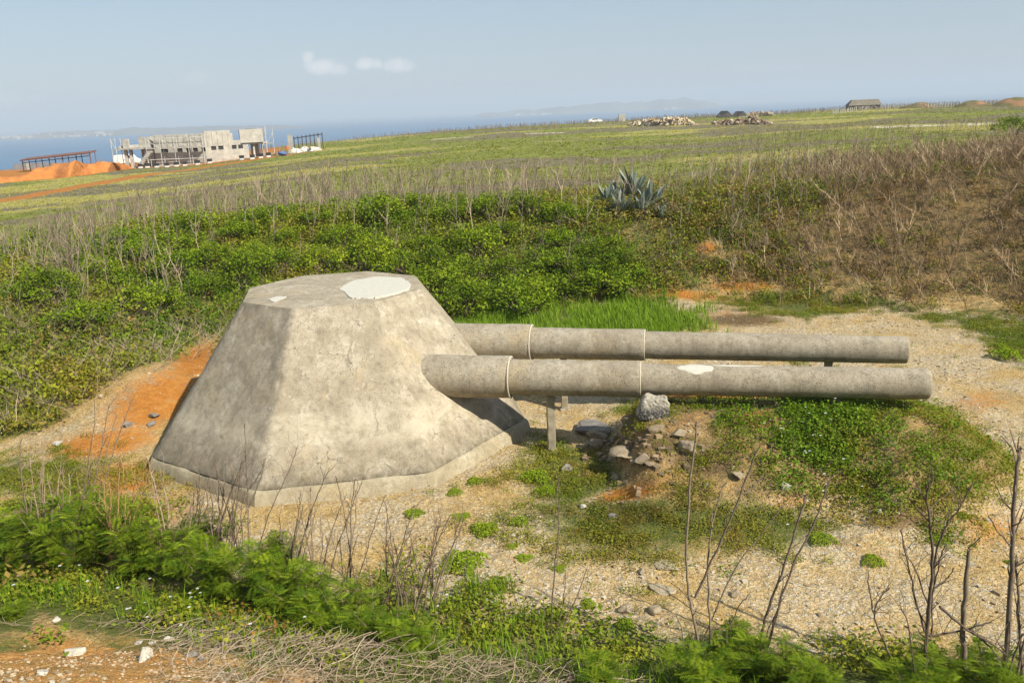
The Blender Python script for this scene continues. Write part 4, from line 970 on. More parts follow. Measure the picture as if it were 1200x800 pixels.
# --- feathery shrubs along the near bank
FP = []
for i in range(5):
    l, wd = feather_shrub(470, .62, 1.3, .20, (.036, .080, .008), (.155, .205, .020), 950+i); FP.append((l.mesh('frond_leaves'), wd.mesh('frond_stems')))
for a, b in FP: a.materials.append(LEAF); b.materials.append(WOOD)
def fshrub(px, py, s, k, label, sz=1.0, name='feathery_shrub'):
    o = empty(name, gp(px, py), label, 'shrub', 'feathery shrubs along the near bank', random.uniform(0, 6.28)); o.scale = (s, s, s*sz)
    link('foliage', FP[k % 5][0], None, o); link('stems', FP[k % 5][1], None, o)
for k, (a, b, s, sz, lb) in enumerate([
    (10,672,1.0,1.0,'feathery green shrub at the left edge, below the flat yellow weeds'), (62,668,1.0,1.05,'feathery shrub second from the left edge, around pale dead stems'), (112,662,1.05,1.1,'feathery shrub third from the left edge, tallest on that side'),
    (160,672,1.0,1.0,'feathery shrub under the forked orange brown dead stem'), (205,676,.95,.9,'feathery shrub below the left corner of the turret base'), (130,625,.8,.9,'feathery shrub behind the front row, beside the orange bank'),
    (60,625,.85,.9,'feathery shrub behind the front row at the left'), (250,700,1.0,.9,'bright feathery shrub in the middle of the near bank, left of the bare sapling'), (300,712,1.0,.85,'bright feathery shrub right below the bare sapling at the turret corner'),
    (350,722,.95,.8,'bright feathery shrub right of the bare sapling'), (395,735,.9,.7,'low feathery shrub where the bright row thins out'), (440,752,.85,.6,'low feathery shrub at the right end of the bright row'),
    (240,645,.7,.9,'small feathery shrub among dead stems close to the turret base'), (330,668,.75,.7,'small feathery shrub in front of the turret base, among thin bare stems'), (480,770,.75,.6,'low feathery shrub behind the straw heap'),
    (850,790,.75,.8,'feathery shrub around the foot of the tall bare stems'), (905,800,.75,.7,'wide feathery shrub right of the tall bare stems'), (950,815,.7,.6,'feathery shrub trailing right at the bottom edge'), (810,812,.8,.6,'low feathery shrub left of the tall bare stems'),
    (1100,812,.75,.7,'small dark feathery shrub behind the cut stem'), (1160,812,.75,.8,'feathery shrub at the foot of the thick bare stem at the right'), (1070,830,.7,.7,'feathery shrub at the bottom edge below the branching bare shrub'),
    (18,725,.45,.5,'small weedy shrub at the left end of the dead grass'),(700,800,.6,.5,'low shrub at the bottom edge right of the straw heap')]):
    fshrub(a, b, s, k, lb, sz)
# --- bare saplings and dead shrubs
def bare(name, base, strokes, label, seed, twigs=14, col=(.13, .10, .075), spread=.35):
    r = np.random.default_rng(seed); p = gp(*base); root = empty(name, p, label, 'dead shrub')
    for si, (rad, pts) in enumerate(strokes):
        n = len(pts); dy = r.uniform(-1, 1)*spread; P = []
        for i, q in enumerate(pts):
            t = i/(n-1); P.append(np.array(at_y(q[0], q[1], p.y+dy*t+ (0 if si else 0)))-np.array(p))
        if abs(pts[0][1]-base[1]) < 60: P[0][2] = min(P[0][2], -.05)
        P = np.array(P); tt = np.linspace(0, n-1, n*4); Pi = np.stack([np.interp(tt, np.arange(n), P[:, a]) for a in range(3)], 1)
        k = np.ones(5)/5; Pp = np.pad(Pi, ((2, 2), (0, 0)), 'edge'); Pi = np.stack([np.convolve(Pp[:, a], k, 'valid') for a in range(3)], 1)
        Pi += r.normal(size=Pi.shape)*.006
        rad = rad*1.12; mb = MB(); mb.tube(Pi, np.linspace(rad, rad*.5, len(Pi))*r.uniform(.88, 1.12, len(Pi)), 6, np.array(col)*r.uniform(.8, 1.3)); tw = mb
        ln = np.linalg.norm(P[-1]-P[0])
        for q in range(max(1, int(twigs*ln/2.0))):
            i = r.integers(2, len(Pi)-1); d = r.normal(size=3)*.6+np.array((0, 0, .8))+(Pi[i]-Pi[i-2])*2; d /= np.linalg.norm(d); l = r.uniform(.15, .5)
            e = Pi[i]+d*l; mid = (Pi[i]+e)/2+r.normal(size=3)*.03
            tw.tube([Pi[i], mid, e], [rad*.35, rad*.28, rad*.15], 3, np.array(col)*r.uniform(.9, 1.5))
        mb.build('stem', BARK, root, True)
def bark_mat():
    m, nt, b = mat('bark'); a = N(nt, 'ShaderNodeAttribute', attribute_name='Col').outputs['Color']; tc = N(nt, 'ShaderNodeTexCoord').outputs['Object']
    mp = N(nt, 'ShaderNodeMapping', inp={'Scale': (1, 1, .25)}); L(nt, tc, mp.inputs[0]); n = noise(nt, mp.outputs[0], 45, 4, .7)
    L(nt, mix(nt, 1.0, a, ramp(nt, n, [(.3, (.6, .6, .6)), (.7, (1.7, 1.6, 1.45))]), 'MULTIPLY'), b.inputs['Base Color']); b.inputs['Roughness'].default_value = .9
    bump(nt, b, n, .4, .01); return m
BARK = bark_mat()
bare('bare_sapling', (838,775), [(.019, [(826,790),(812,720),(806,690),(804,640),(808,570),(815,510),(817,492)]), (.015, [(834,780),(829,690),(830,640),(840,585),(853,562)]),
     (.015, [(812,705),(833,660),(860,600),(880,545),(893,517)]), (.010, [(812,720),(862,660),(890,630),(923,583)]), (.009, [(870,580),(885,570),(897,552)]), (.008, [(806,720),(795,713),(775,722)]),
     (.009, [(848,740),(862,712),(880,694)])], 'tall bare sapling with four long stems rising out of feathery leaves', 1, 5, (.17, .135, .10))
bare('bare_sapling', (893,765), [(.018, [(888,780),(893,735),(905,700),(922,655),(935,610),(947,573)]), (.016, [(897,745),(915,700),(937,645),(958,605),(973,560)]), (.008, [(892,740),(908,715),(925,720),(925,705)]), (.009, [(900,735),(916,700),(918,672)])],
     'bare sapling leaning right, two long stems forking from one foot', 2, 8, (.14, .11, .085))
bare('dead_shrub', (1081,812), [(.021, [(1081,825),(1085,750),(1090,700),(1093,660),(1091,620),(1083,560)]), (.012, [(1085,745),(1070,690),(1060,645),(1055,617)]), (.011, [(1088,710),(1075,670),(1062,650)]), (.013, [(1092,692),(1108,680),(1120,664)]),
     (.013, [(1091,680),(1098,640),(1110,610),(1125,598),(1142,560)]), (.013, [(1086,745),(1110,742),(1140,735),(1165,727)]), (.010, [(1080,764),(1065,730),(1052,705)]), (.012, [(1065,812),(1040,760),(1024,725),(1024,710),(1045,685)]), (.010, [(1024,720),(1018,690),(1017,668)]), (.010, [(1092,750),(1092,700),(1098,650)]),
     (.009, [(1095,690),(1102,650),(1110,635)])],
     'many branched bare shrub in front of the pale floor, left of the cut stem', 3, 16, (.10, .075, .055))
bare('cut_stem', (1132,815), [(.034, [(1133,830),(1128,740),(1131,690),(1136,640)])], 'thick straight stem sawn off flat at the top', 4, 0, (.15, .12, .09), .05)
bare('dead_shrub', (1178,815), [(.030, [(1174,830),(1182,720),(1187,640),(1189,560),(1197,520)]), (.020, [(1200,830),(1193,700),(1190,645)]), (.016, [(1099,708),(1128,735),(1160,752),(1185,772)]), (.014, [(1135,735),(1155,752),(1175,775)]), (.010, [(1186,640),(1170,625),(1155,600)]), (.014, [(1195,760),(1205,720),(1215,650)]),
     (.012, [(1180,770),(1195,745),(1210,735)])], 'dark thick stemmed dead shrub at the right edge of the view', 5, 12, (.11, .085, .065))
bare('bare_sapling', (650,748), [(.010, [(645,760),(647,690),(653,640),(656,580),(655,555)]), (.009, [(648,752),(660,712),(663,665)]), (.008, [(643,748),(638,715),(637,695)]), (.008, [(650,750),(672,712),(690,660)])], 'single thin sapling standing alone on the gravel in front of the post', 6, 9, (.13, .10, .075))
bare('bare_sapling', (292,665), [(.011, [(294,690),(292,640),(291,590),(288,535),(286,490)]), (.010, [(294,680),(315,600),(340,550),(350,518)]), (.008, [(292,600),(280,570),(268,540)]), (.007, [(291,575),(305,555),(312,535)])], 'bare sapling crossing the front corner of the turret base', 7, 14, (.17, .135, .10))
for k, (a, b, lb, c) in enumerate([
    (45,650,'pale dead shrub at the left edge, poking out of feathery leaves',(.26,.2,.14)), (78,655,'dead shrub with twisted pale stems, second from the left edge',(.27,.21,.14)), (136,672,'dead stem forked like a hand, orange brown, among feathery leaves',(.33,.20,.10)),
    (200,668,'leaning pale dead stems left of the turret corner',(.26,.2,.14)), (228,650,'clump of short dark dead stems by the orange bank',(.12,.09,.07)), (255,655,'dead stems just left of the turret corner sapling',(.17,.13,.1)),
    (340,680,'thin dead shrub in front of the turret face, nearest the corner sapling',(.19,.15,.11)), (372,690,'thin dead shrub in front of the turret face, in the middle of three',(.19,.15,.11)), (410,690,'thin dead shrub in front of the turret face, rightmost of three',(.2,.155,.11)),
    (452,716,'dead shrub with crooked dark foot at the end of the bright row',(.15,.115,.085)), (478,722,'spreading dead shrub in front of the right turret corner',(.16,.12,.09)), (505,716,'thin arched dead sapling right of the spreading one',(.17,.13,.1)),
    (105,600,'dead twiggy shrub in the flat yellow weeds at the left',(.22,.17,.12)), (275,660,'dark twiggy shrub hugging the corner sapling',(.13,.1,.075))]):
    r = random.Random(k*7+3); st = []
    for i in range(r.randint(6, 9)):
        h = r.uniform(60, 140)*(1.0 if a > 180 else 1.1); lean = r.uniform(-.35, .5); x0 = a+r.uniform(-9, 9)
        st.append((r.uniform(.007, .013), [(x0, b+12), (x0+lean*h*.25+r.uniform(-3, 3), b-h*.35), (x0+lean*h*.55+r.uniform(-4, 4), b-h*.7), (x0+lean*h*.8+r.uniform(-6, 6), b-h)]))
    bare('dead_shrub', (a, b), st, lb, 40+k, 12, c)
# --- foreground grass, straw heap, dead grass
FG = [tuft_proto(8, .38, .012, (.07, .15, .014), (.17, .25, .03), .5, 1000+i) for i in range(6)]
x, y, z, px, py, d = sample(30000, -14, 12, 4, 13)
dn = np.zeros(len(x))
for b in [(600,770,150,30,3),(500,730,60,40),(420,745,110,28),(760,800,90,20),(560,700,40,20),(250,730,120,14,8),(60,700,90,14)]: dn = np.maximum(dn, blob(px, py, *b))
keep = RG.random(len(x)) < dn*.30
stuff('near_grass', put(FG, x, y, z, keep, .5, 1.15, np.ones((len(x), 3))*RG.uniform(.75, 1.15, (len(x), 1))), LEAF, 'green grass between the straw heap and the gravel floor', 'grass')
x, y, z, px, py, d = sample(26000, -14, 14, 4, 16)
dn = np.zeros(len(x))
for b in [(540,715,70,26),(470,690,50,20),(600,740,60,16),(740,760,70,20),(690,745,40,12),(200,715,180,18,8),(60,690,110,16),(330,745,120,18,8),(70,560,100,28),(1000,770,120,14),(30,752,50,6),(110,757,40,5),(90,600,90,40)]: dn = np.maximum(dn, blob(px, py, *b))
keep = RG.random(len(x)) < dn*.24*(1-.85*poly_mask(px, py, [(-300,736),(0,732),(60,722),(180,742),(300,772),(420,800),(420,1100),(-300,1100)], 10))
t = RG.random(len(x)); tint = lerp3((.085, .13, .015), (.18, .18, .03), t); red = (RG.random(len(x)) < .5*blob(px, py, 310, 742, 60, 18, 8))[:, None]
tint = np.where(red, np.array((.16, .075, .035)), tint)
stuff('near_weeds', put(MATL, x, y, z, keep, .7, 1.9, tint), LEAF, 'yellow green weeds at the foot of the near bank', 'weeds')
def strand_proto(ln, rad, c, seed):
    r = np.random.default_rng(seed); a = np.cumsum(r.normal(size=6)*.45); P = [np.zeros(3)]
    for i in range(5): P.append(P[-1]+np.array((math.cos(a[i]), math.sin(a[i]), r.uniform(-.25, .3)))*ln/5)
    P = np.array(P); P[:, 2] = np.abs(P[:, 2]); P -= P.mean(0)*(1, 1, 0); mb = MB(); mb.tube(P, np.linspace(rad, rad*.5, 6), 3, np.array(c)*r.uniform(.75, 1.25)); return mb.arr()
SP_ = [strand_proto(.75, .006, (.36, .28, .19), 1100+i) for i in range(12)]
x, y, z, px, py, d = sample(60000, -12, 10, 3.5, 11)
dn = np.zeros(len(x))
for b in [(420,775,110,24,6),(560,795,110,16,2),(300,765,90,16,8),(150,715,170,17,7),(60,705,110,16,3),(360,800,120,22),(700,805,90,12)]: dn = np.maximum(dn, blob(px, py, *b))
pile = np.maximum(blob(px, py, 430, 778, 100, 20, 6), .8*blob(px, py, 560, 797, 110, 15, 2))
keep = RG.random(len(x)) < dn*.42
zz = z+RG.random(len(x))*(.05+.28*pile)
stuff('straw', put(SP_, x, y, zz, keep, .45, 1.15, np.ones((len(x), 3))*RG.uniform(.55, 1.2, (len(x), 1))), WOOD, 'matted grey straw and dead grass heaped on the near bank', 'straw')
# fan of bleached grass at the left edge
DG = [tuft_proto(26, .75, .018, (.34, .27, .15), (.5, .42, .26), .8, 1200+i) for i in range(2)]
for i, (a, b) in enumerate([(2,505),(-14,498)]):
    V, Q, C = DG[i]; o = link('dry_grass_tuft', np_mesh('dry_grass_tuft', V, Q, C), WOOD); o.location = gp(a, b); o.scale = (1.2, 1.2, 1.1)
    tag(o, ['bleached fan of dry grass drooping at the left edge', 'second bleached tuft behind the drooping fan, cut by the left edge'][i], 'dry grass')
# ---------------------------------------------------------------- far things
def P_(name, c, r=.85): return plain(name, c, r, .2, 1.2)
M_ROOF = P_('rusty_roof', (.17, .075, .05)); M_STEEL = P_('dark_steel', (.05, .04, .04)); M_CAR = plain('dark_car_paint', (.03, .035, .045), .3, .1); M_GLASS = plain('dark_glass', (.03, .04, .05), .15, .1)
M_WHITE = P_('white_paint', (.75, .74, .70)); M_TYRE = P_('tyre_rubber', (.02, .02, .02)); M_SCAF = P_('scaffold_pipe', (.46, .45, .42)); M_DARK = P_('black_and_shade', (.03, .03, .03))
M_BCON = plain('new_concrete', (.40, .375, .32), .9, .22, 1.3); M_BCON2 = plain('formwork_concrete', (.43, .41, .355), .9, .28, 1.3)
M_SOIL = None
def soil_mat():
    m, nt, b = mat('orange_soil'); tc = N(nt, 'ShaderNodeTexCoord').outputs['Object']; n = noise(nt, tc, .9, 7, .7)
    L(nt, ramp(nt, n, [(.3, (.36, .12, .025)), (.6, (.52, .20, .045)), (.75, (.55, .27, .10))]), b.inputs['Base Color']); b.inputs['Roughness'].default_value = 1; bump(nt, b, n, .8, .4); return m
M_SOIL = soil_mat()
def mpart(name, m, parent, *boxes, M=None):
    for lo, hi in boxes:
        mb = MB(); mb.box(lo, hi, M=M); o = mb.build(name, m, parent)
    return o
# --- construction building
c0 = gp(243, 191); zc = c0.z
bld = empty('concrete_building', c0, 'unfinished two storey grey concrete building with wooden forms and open ends', 'building'); bld.scale = (1, 1, .84)
dL = Vector((-math.cos(math.radians(5)), math.sin(math.radians(5)), 0)); dR = Vector((math.cos(math.radians(34)), math.sin(math.radians(34)), 0))
def along(px, d):
    rx, ry, _ = ray(px, 170); k = rx/ry
    return (k*c0.y-c0.x)/(d.x-k*d.y)
def frame(d):
    n = Vector((d.y, -d.x, 0)); n = n if n.y < 0 else -n
    return Matrix(((d.x, -n.x, 0, 0), (d.y, -n.y, 0, 0), (0, 0, 1, 0), (0, 0, 0, 1)))   # x along face, y inwards, z up
FL_, FR_ = frame(dL), frame(dR)
sL = lambda px: along(px, dL); sR = lambda px: along(px, dR)
H1, H2, HT = 2.5, 3.35, 5.55
LL = sL(180)
dk = -3.0
# left range
mpart('wall', M_BCON2, bld, ((.0, 0, dk), (LL, .35, 2.15)), ((0, 0, 2.95), (LL, .35, HT)), ((.0, 8, dk), (LL, 8.3, HT-.2)), ((LL-.3, .36, dk), (LL, 8, HT-.3)), M=FL_)
wl = [p for p in (175, 190, 208, 217, 225, 235)]
pier = []
edges = [(187,196),(207,213),(217,222.5),(225,231),(235,240.5)]
prev = 0.0
xs = sorted([(sL(b), sL(a)) for a, b in edges])
for a, b in xs: pier.append(((prev+.01, .02, 2.15), (a, .33, 2.95))); prev = b
pier.append(((prev, .02, 2.15), (LL-.01, .33, 2.95)))
for q in pier: mpart('window_pier', M_BCON2, bld, q, M=FL_)
for a, b in xs: mpart('window', M_DARK, bld, ((a+.03, .20, 2.17), (b-.03, .25, 2.93)), M=FL_)  # near-black panels painted as the shade inside the window openings
mpart('floor_slab', M_BCON, bld, ((LL+.02, .3, 3.0), (sL(137), 7, 3.3)), ((sL(137)-.2, .28, 3.3), (sL(137), 7, 3.75)), M=FL_)
mpart('upper_wall', M_BCON2, bld, ((LL+.7, .5, 3.31), (sL(161), .8, 5.3)), ((sL(149), .5, 3.31), (sL(142), .8, 5.0)), ((LL+.7, .81, 3.31), (LL+1.0, 5, 5.3)), M=FL_)
for a in (142, 148, 166, 174): mpart('column', M_BCON2, bld, ((sL(a)-.22, .9, dk), (sL(a)+.22, 1.35, 2.99)), M=FL_)
mpart('lower_wall', M_BCON2, bld, ((LL+.02, 4.0, dk), (sL(150), 4.3, 2.99)), M=FL_)
st = MB()
for i in range(14):
    t = i/14; xx = sL(158)+(sL(181)-sL(158))*t; st.box((xx-.35, -1.6, -1.3+4.3*t-.35), (xx+.35, -.4, -1.3+4.3*t), M=FL_)
st.build('stairs', M_BCON2, bld)
# right range, lit
xR = lambda p: sR(p)
RE = xR(291); RT = xR(310)
mpart('wall', M_BCON, bld, ((.02, 0, .35), (RE, .35, 2.3)), ((.02, 0, 3.05), (xR(271), .35, 5.9)), ((xR(271)+.01, .02, 3.05), (xR(282), .33, 3.95)), ((xR(282)+.01, 0, 3.35), (RT, .35, 5.9)), ((.02, 8, dk), (RE, 8.3, 5.2)), ((RE-.3, .36, dk), (RE, 8, 3.3)), M=FR_)
mpart('plinth', M_BCON, bld, ((.03, -.12, dk), (RE-.02, .3, -.05)), M=FR_)
mpart('dark_course', M_BCON2, bld, ((.03, .03, -.05), (RE-.02, .3, .35)), M=FR_)
edges = [(247,253),(255.5,261.5),(271.5,277),(279,284.5)]; xs = sorted([(xR(a), xR(b)) for a, b in edges]); prev = .03; pier = []
for a, b in xs: pier.append(((prev+.01, .02, 2.3), (a, .33, 3.05))); prev = b
pier.append(((prev, .02, 2.3), (RE-.01, .33, 3.05)))
for q in pier: mpart('window_pier', M_BCON, bld, q, M=FR_)
for a, b in xs: mpart('window', M_DARK, bld, ((a+.03, .20, 2.32), (b-.03, .25, 3.03)), M=FR_)  # again near-black panels in place of the unlit interior
mpart('floor_slab', M_BCON, bld, ((RE+.02, .4, 3.0), (RT+.6, 8, 3.33)), M=FR_)
mpart('column', M_BCON2, bld, ((xR(298), .8, dk), (xR(300), 1.3, 2.99)), M=FR_); mpart('column', M_BCON, bld, ((xR(308), .4, dk), (RT, .9, 2.99)), M=FR_)
mpart('end_wall', M_BCON2, bld, ((xR(301), 3, dk), (RT, 3.3, 2.99)), M=FR_); mpart('upper_wall', M_BCON, bld, ((RT-.3, .36, 3.34), (RT, 8, 5.9)), M=FR_)
# seams and props of the wooden forms on the wall faces
fr = MB()
for i in range(9): fr.box((.5+i*LL/9, -.06, 3.0), (.57+i*LL/9, -.02, HT-.1), M=FL_)
for i in range(9):
    s_ = .4+i*xR(271)/5
    if s_ < xR(270): fr.box((s_, -.07, 3.1), (s_+.08, -.02, 5.8), M=FR_)
fr.build('form_battens', M_BCON2, bld)
for (m_, name, lab, a, b, fm, sx, y0, y1, zt) in [(0,'scaffolding','scaffold poles standing along the shaded front of the concrete building',176,242,FL_,sL,-1.5,-.5,5.2),(1,'scaffolding','scaffold tower at the left end of the concrete building',134,139,FL_,sL,-1.0,2.0,5.2),
                                                      (2,'scaffolding','scaffold tower at the right end of the concrete building',311,319.5,FR_,sR,-.5,3.0,6.3)]:
    root = empty('scaffolding', c0, lab, 'scaffolding'); root.scale = (1, 1, .84); up_ = MB(); rl = up_
    x0, x1 = sorted((sx(a), sx(b))); n = max(2, int((x1-x0)/2.0)+1)
    for i in range(n):
        xx = x0+(x1-x0)*i/(n-1)
        for yy in (y0, y1): up_.tube([fm @ Vector((xx, yy, -2.0)), fm @ Vector((xx, yy, zt))], .055, 4)
        rl.tube([fm @ Vector((xx, y0, 3.0)), fm @ Vector((xx, y1, 3.0))], .045, 4)
    for zz in (1.0, 3.0, 4.9):
        for yy in (y0, y1): rl.tube([fm @ Vector((x0, yy, zz)), fm @ Vector((x1, yy, zz))], .045, 4)
    for i in range(n-1): rl.tube([fm @ Vector((x0+(x1-x0)*i/(n-1), y0, 3.0)), fm @ Vector((x0+(x1-x0)*(i+1)/(n-1), y0, 4.9))], .04, 4)
    up_.build('pole_frame', M_SCAF, root); mpart('deck', P_('scaffold_plank', (.3, .23, .14)), root, ((x0, y0+.1, 3.06), (x1, y1-.1, 3.11)), M=fm)
# dark capped white blocks in front
for k, (a, b) in enumerate([(165,197),(173,196.5),(184,196.2),(196,196),(207,195),(217,194.3),(232,193),(246,191.2),(283.5,187.3),(296,186.5),(306,185.2),(315,184)]):
    p = gp(a, b); r_ = empty('marker_block', p, 'white block with a black cap set along the front of the building site', 'block', 'capped blocks along the building site')
    mpart('base', M_WHITE, r_, ((-.26, -.26, -.3), (.26, .26, .28))); mpart('cap', M_DARK, r_, ((-.32, -.32, .285), (.32, .32, .68)))
# white tank and cream crate
p = gp(188, 194.5); r_ = empty('white_tarp_heap', p, 'white rounded tarpaulin heap in front of the building stairs', 'tarp')
bm = bmesh.new(); bmesh.ops.create_uvsphere(bm, u_segments=20, v_segments=10, radius=1)
for v in bm.verts: v.co = Vector((v.co.x*1.05, v.co.y*1.0, max(v.co.z, -.1)*1.55*(1+.15*math.sin(v.co.x*5+v.co.y*3))))
for f in bm.faces: f.smooth = True
me = bpy.data.meshes.new('tarp'); bm.to_mesh(me); bm.free(); link('sheet', me, M_WHITE, r_); mb = MB(); mb.tube([(-.1, 0, 1.4), (-.1, .1, 2.0)], .12, 6); mb.build('knot', M_WHITE, r_)
p = gp(177, 195); r_ = empty('crate', p, 'cream box beside the white tarpaulin heap', 'crate'); mpart('box', P_('cream_board', (.55, .46, .33)), r_, ((-.75, -.5, -.3), (.75, .5, 1.5))); mpart('lid', P_('cream_lid', (.6, .52, .4)), r_, ((-.8, -.55, 1.505), (.8, .55, 1.6)))
# vehicles
def car(px, py, ln, rz, body, label, h=1.5, name='parked_car', van=False):
    p = gp(px, py); r_ = empty(name, p, label, 'van' if van else 'car', None, rz); k = ln/4.4; bm = bmesh.new()
    prof = ([(-2.2,.35),(-2.2,1.0),(-2.1,1.85),(1.0,1.95),(1.6,1.2),(2.2,1.0),(2.25,.35)] if van else [(-2.2,.35),(-2.25,.75),(-2.05,.95),(-1.55,1.02),(-.95,1.42),(.45,1.45),(1.15,1.0),(2.05,.86),(2.25,.7),(2.25,.35)])
    a = [bm.verts.new((x*k, -.85*k, z*k)) for x, z in prof]; b = [bm.verts.new((x*k, .85*k, z*k)) for x, z in prof]; n = len(prof)
    bm.faces.new(a); bm.faces.new(b[::-1])
    for i in range(n): bm.faces.new((a[i], b[i], b[(i+1) % n], a[(i+1) % n]))
    bmesh.ops.recalc_face_normals(bm, faces=bm.faces[:]); bmesh.ops.bevel(bm, geom=bm.edges[:], offset=.07*k, segments=2, affect='EDGES')
    me = bpy.data.meshes.new('car_body'); bm.to_mesh(me); bm.free(); link('body', me, body, r_)
    for sy in (-1, 1):
        bm = bmesh.new(); q = [(-1.35,1.03),(-.9,1.36),(.4,1.39),(.95,1.03)] if not van else [(.1,1.25),(.1,1.75),(.95,1.8),(1.35,1.25)]
        v1 = [bm.verts.new((x*k, sy*.858*k, z*k)) for x, z in q]; v2 = [bm.verts.new((x*k, sy*.80*k, z*k)) for x, z in q]; bm.faces.new(v1); bm.faces.new(v2[::-1])
        for i in range(4): bm.faces.new((v1[i], v2[i], v2[(i+1) % 4], v1[(i+1) % 4]))
        me = bpy.data.meshes.new('side_window'); bm.to_mesh(me); bm.free(); link('window', me, M_GLASS, r_)
        for x in (-1.4, 1.4):
            mb = MB(); mb.tube([(x*k, sy*.68*k, .33*k), (x*k, sy*.90*k, .33*k)], .33*k, 14); bm = None
            o = mb.build('wheel', M_TYRE, r_); hb = MB(); hb.tube([(x*k, sy*.895*k, .33*k), (x*k, sy*.915*k, .33*k)], .19*k, 4); hb.build('rim', M_SCAF, o)
car(92, 190.5, 4.5, .1, M_CAR, 'dark car parked at the end of the long rusty shed'); car(150, 193.5, 4.4, .1, M_WHITE, 'white van behind the left scaffold tower', van=True)
car(697, 144.5, 3.6, .2, M_WHITE, 'white car far off at the edge of the field, left of the rubble')
# shed
y0 = gp(60, 200).y+3
pa, pb = at_y(26, 188.8, y0), at_y(105, 180.2, y0-4)
root = empty('shed', (pa.x, pa.y, gp(60, 200).z), 'long low open shed with rusty brown roof on dark posts', 'shed')
loc = root.location.copy(); A_l, B_l = pa-loc, pb-loc; dv = (B_l-A_l); back = Vector((-.9, 4.2, .25))
bm = bmesh.new(); v = []
for zz in (0, .22):
    for q in (A_l-dv*.02+Vector((0, -.4, 0)), B_l+dv*.02+Vector((0, -.4, 0)), B_l+dv*.02+back, A_l-dv*.02+back): v.append(bm.verts.new(q+Vector((0, 0, zz))))
bm.faces.new(v[3::-1]); bm.faces.new(v[4:])
for i in range(4): bm.faces.new((v[i], v[(i+1) % 4], v[4+(i+1) % 4], v[4+i]))
me = bpy.data.meshes.new('shed_roof'); bm.to_mesh(me); bm.free(); link('roof', me, M_ROOF, root)
for i in range(6):
    for bk in (0, .9):
        q = A_l+dv*(i/5)+back*bk; mb = MB(); mb.tube([q+Vector((0, 0, -3.2)), q+Vector((0, 0, -.01))], .10 if bk == 0 else .08, 4); mb.build('post', M_STEEL if i % 2 == 0 else M_ROOF, root)
mb = MB(); mb.tube([A_l+Vector((0, 0, -.35)), B_l+Vector((0, 0, -.35))], .07, 4); mb.build('rail', M_STEEL, root)
p = gp(14, 200); r_ = empty('low_wall', p+Vector((0, 6, 0)), 'low grey block wall left of the shed', 'wall'); mpart('blocks', P_('grey_block', (.22, .22, .22)), r_, ((-3, 0, -1), (6, .3, 1.0))); mpart('pillar', M_BCON, r_, ((-.3, -.1, -1), (.2, .35, 1.3)))
# soil heaps
def heap(name, pts, label, cat, m, amp, dep, seed, lump_=.5):
    """pts: (px, ground py, height m)"""
    g = [gp(a, b) for a, b, h in pts]; c = g[len(g)//2].copy(); n = 70; ny = 16; V = []
    xs = np.linspace(0, len(pts)-1, n)
    for j in range(ny):
        q = j/(ny-1)*2-1
        for i in range(n):
            t = xs[i]; k = min(int(t), len(pts)-2); f = t-k; f = f*f*(3-2*f)
            p = g[k]*(1-(t-k))+g[k+1]*(t-k); h = pts[k][2]*(1-f)+pts[k+1][2]*f
            Y = p.y+dep*(q+1); X = p.x*(Y/p.y)*1.0 if False else p.x
            zz = h*max(0, 1-q*q)**.8*(1-lump_*.6+lump_*1.2*float(fbm(np.array([i*.35+seed]), np.array([j*.5]), 3, seed)[0]))
            V.append((X-c.x, Y-c.y, float(terrain(np.array([X]), np.array([Y]))[0])-.25+zz*amp-c.z))
    Q = [(j*n+i, j*n+i+1, (j+1)*n+i+1, (j+1)*n+i) for j in range(ny-1) for i in range(n-1)]
    o = link(name, np_mesh(name, np.array(V), Q, None, True), m); o.location = c; tag(o, label, cat); return o
heap('soil_heap', [(-60,220,.5),(-20,217,1.0),(10,214,.9),(40,211,1.7),(62,209,2.3),(80,208,2.4),(93,206,1.6),(108,204,1.8),(125,202,1.6),(142,199,.7),(152,198,.1)], 'long heap of bare orange soil in front of the shed', 'soil heap', M_SOIL, 1.0, 2.8, 3, .35)
def rubble(name, pts, label, seed, cols, dep=2.2, n=260, smin=.18, smax=.6):
    r = np.random.default_rng(seed); g = [gp(a, b) for a, b, h in pts]; c = g[len(g)//2]; mb = MB()
    for k in range(n):
        t = r.uniform(0, len(pts)-1.001); i = int(t); f = t-i; p = g[i]*(1-f)+g[i+1]*f; h = (pts[i][2]*(1-f)+pts[i+1][2]*f); q = r.uniform(-1, 1)
        z = .72*h*(1-q*q)*r.uniform(.5, 1.0); s = r.uniform(smin, smax); M = Matrix.Translation(p-c+Vector((0, dep*(q+1), z-.1))) @ Matrix.Rotation(r.uniform(0, 6.28), 4, Vector(r.normal(size=3)).normalized())
        V = np.array([(x, y, zz) for zz in (-.5, .5) for y in (-.5, .5) for x in (-.5, .5)])*r.uniform(.6, 1.2, (8, 3))*s*np.array((1.3, 1, .8))
        V = np.array([(M @ Vector(v))[:] for v in V]); mb.add(V, [(0,2,3,1),(4,5,7,6),(0,1,5,4),(1,3,7,5),(3,2,6,7),(2,0,4,6)], np.array(cols[r.integers(len(cols))])*r.uniform(.75, 1.2))
    o = mb.build(name, bpy.data.materials['gravel_stone']); o.location = c; tag(o, label, 'rubble'); return o
TAN = [(.50, .40, .25), (.42, .32, .19), (.58, .50, .36), (.35, .25, .15)]
rubble('rubble_heap', [(738,148.5,.6),(755,148,1.6),(775,147.5,1.9),(795,147,2.0),(808,147,1.6),(816,147,.4)], 'tan broken stone heap at the far field edge, left of the dark heap', 1, TAN, 2.4, 420)
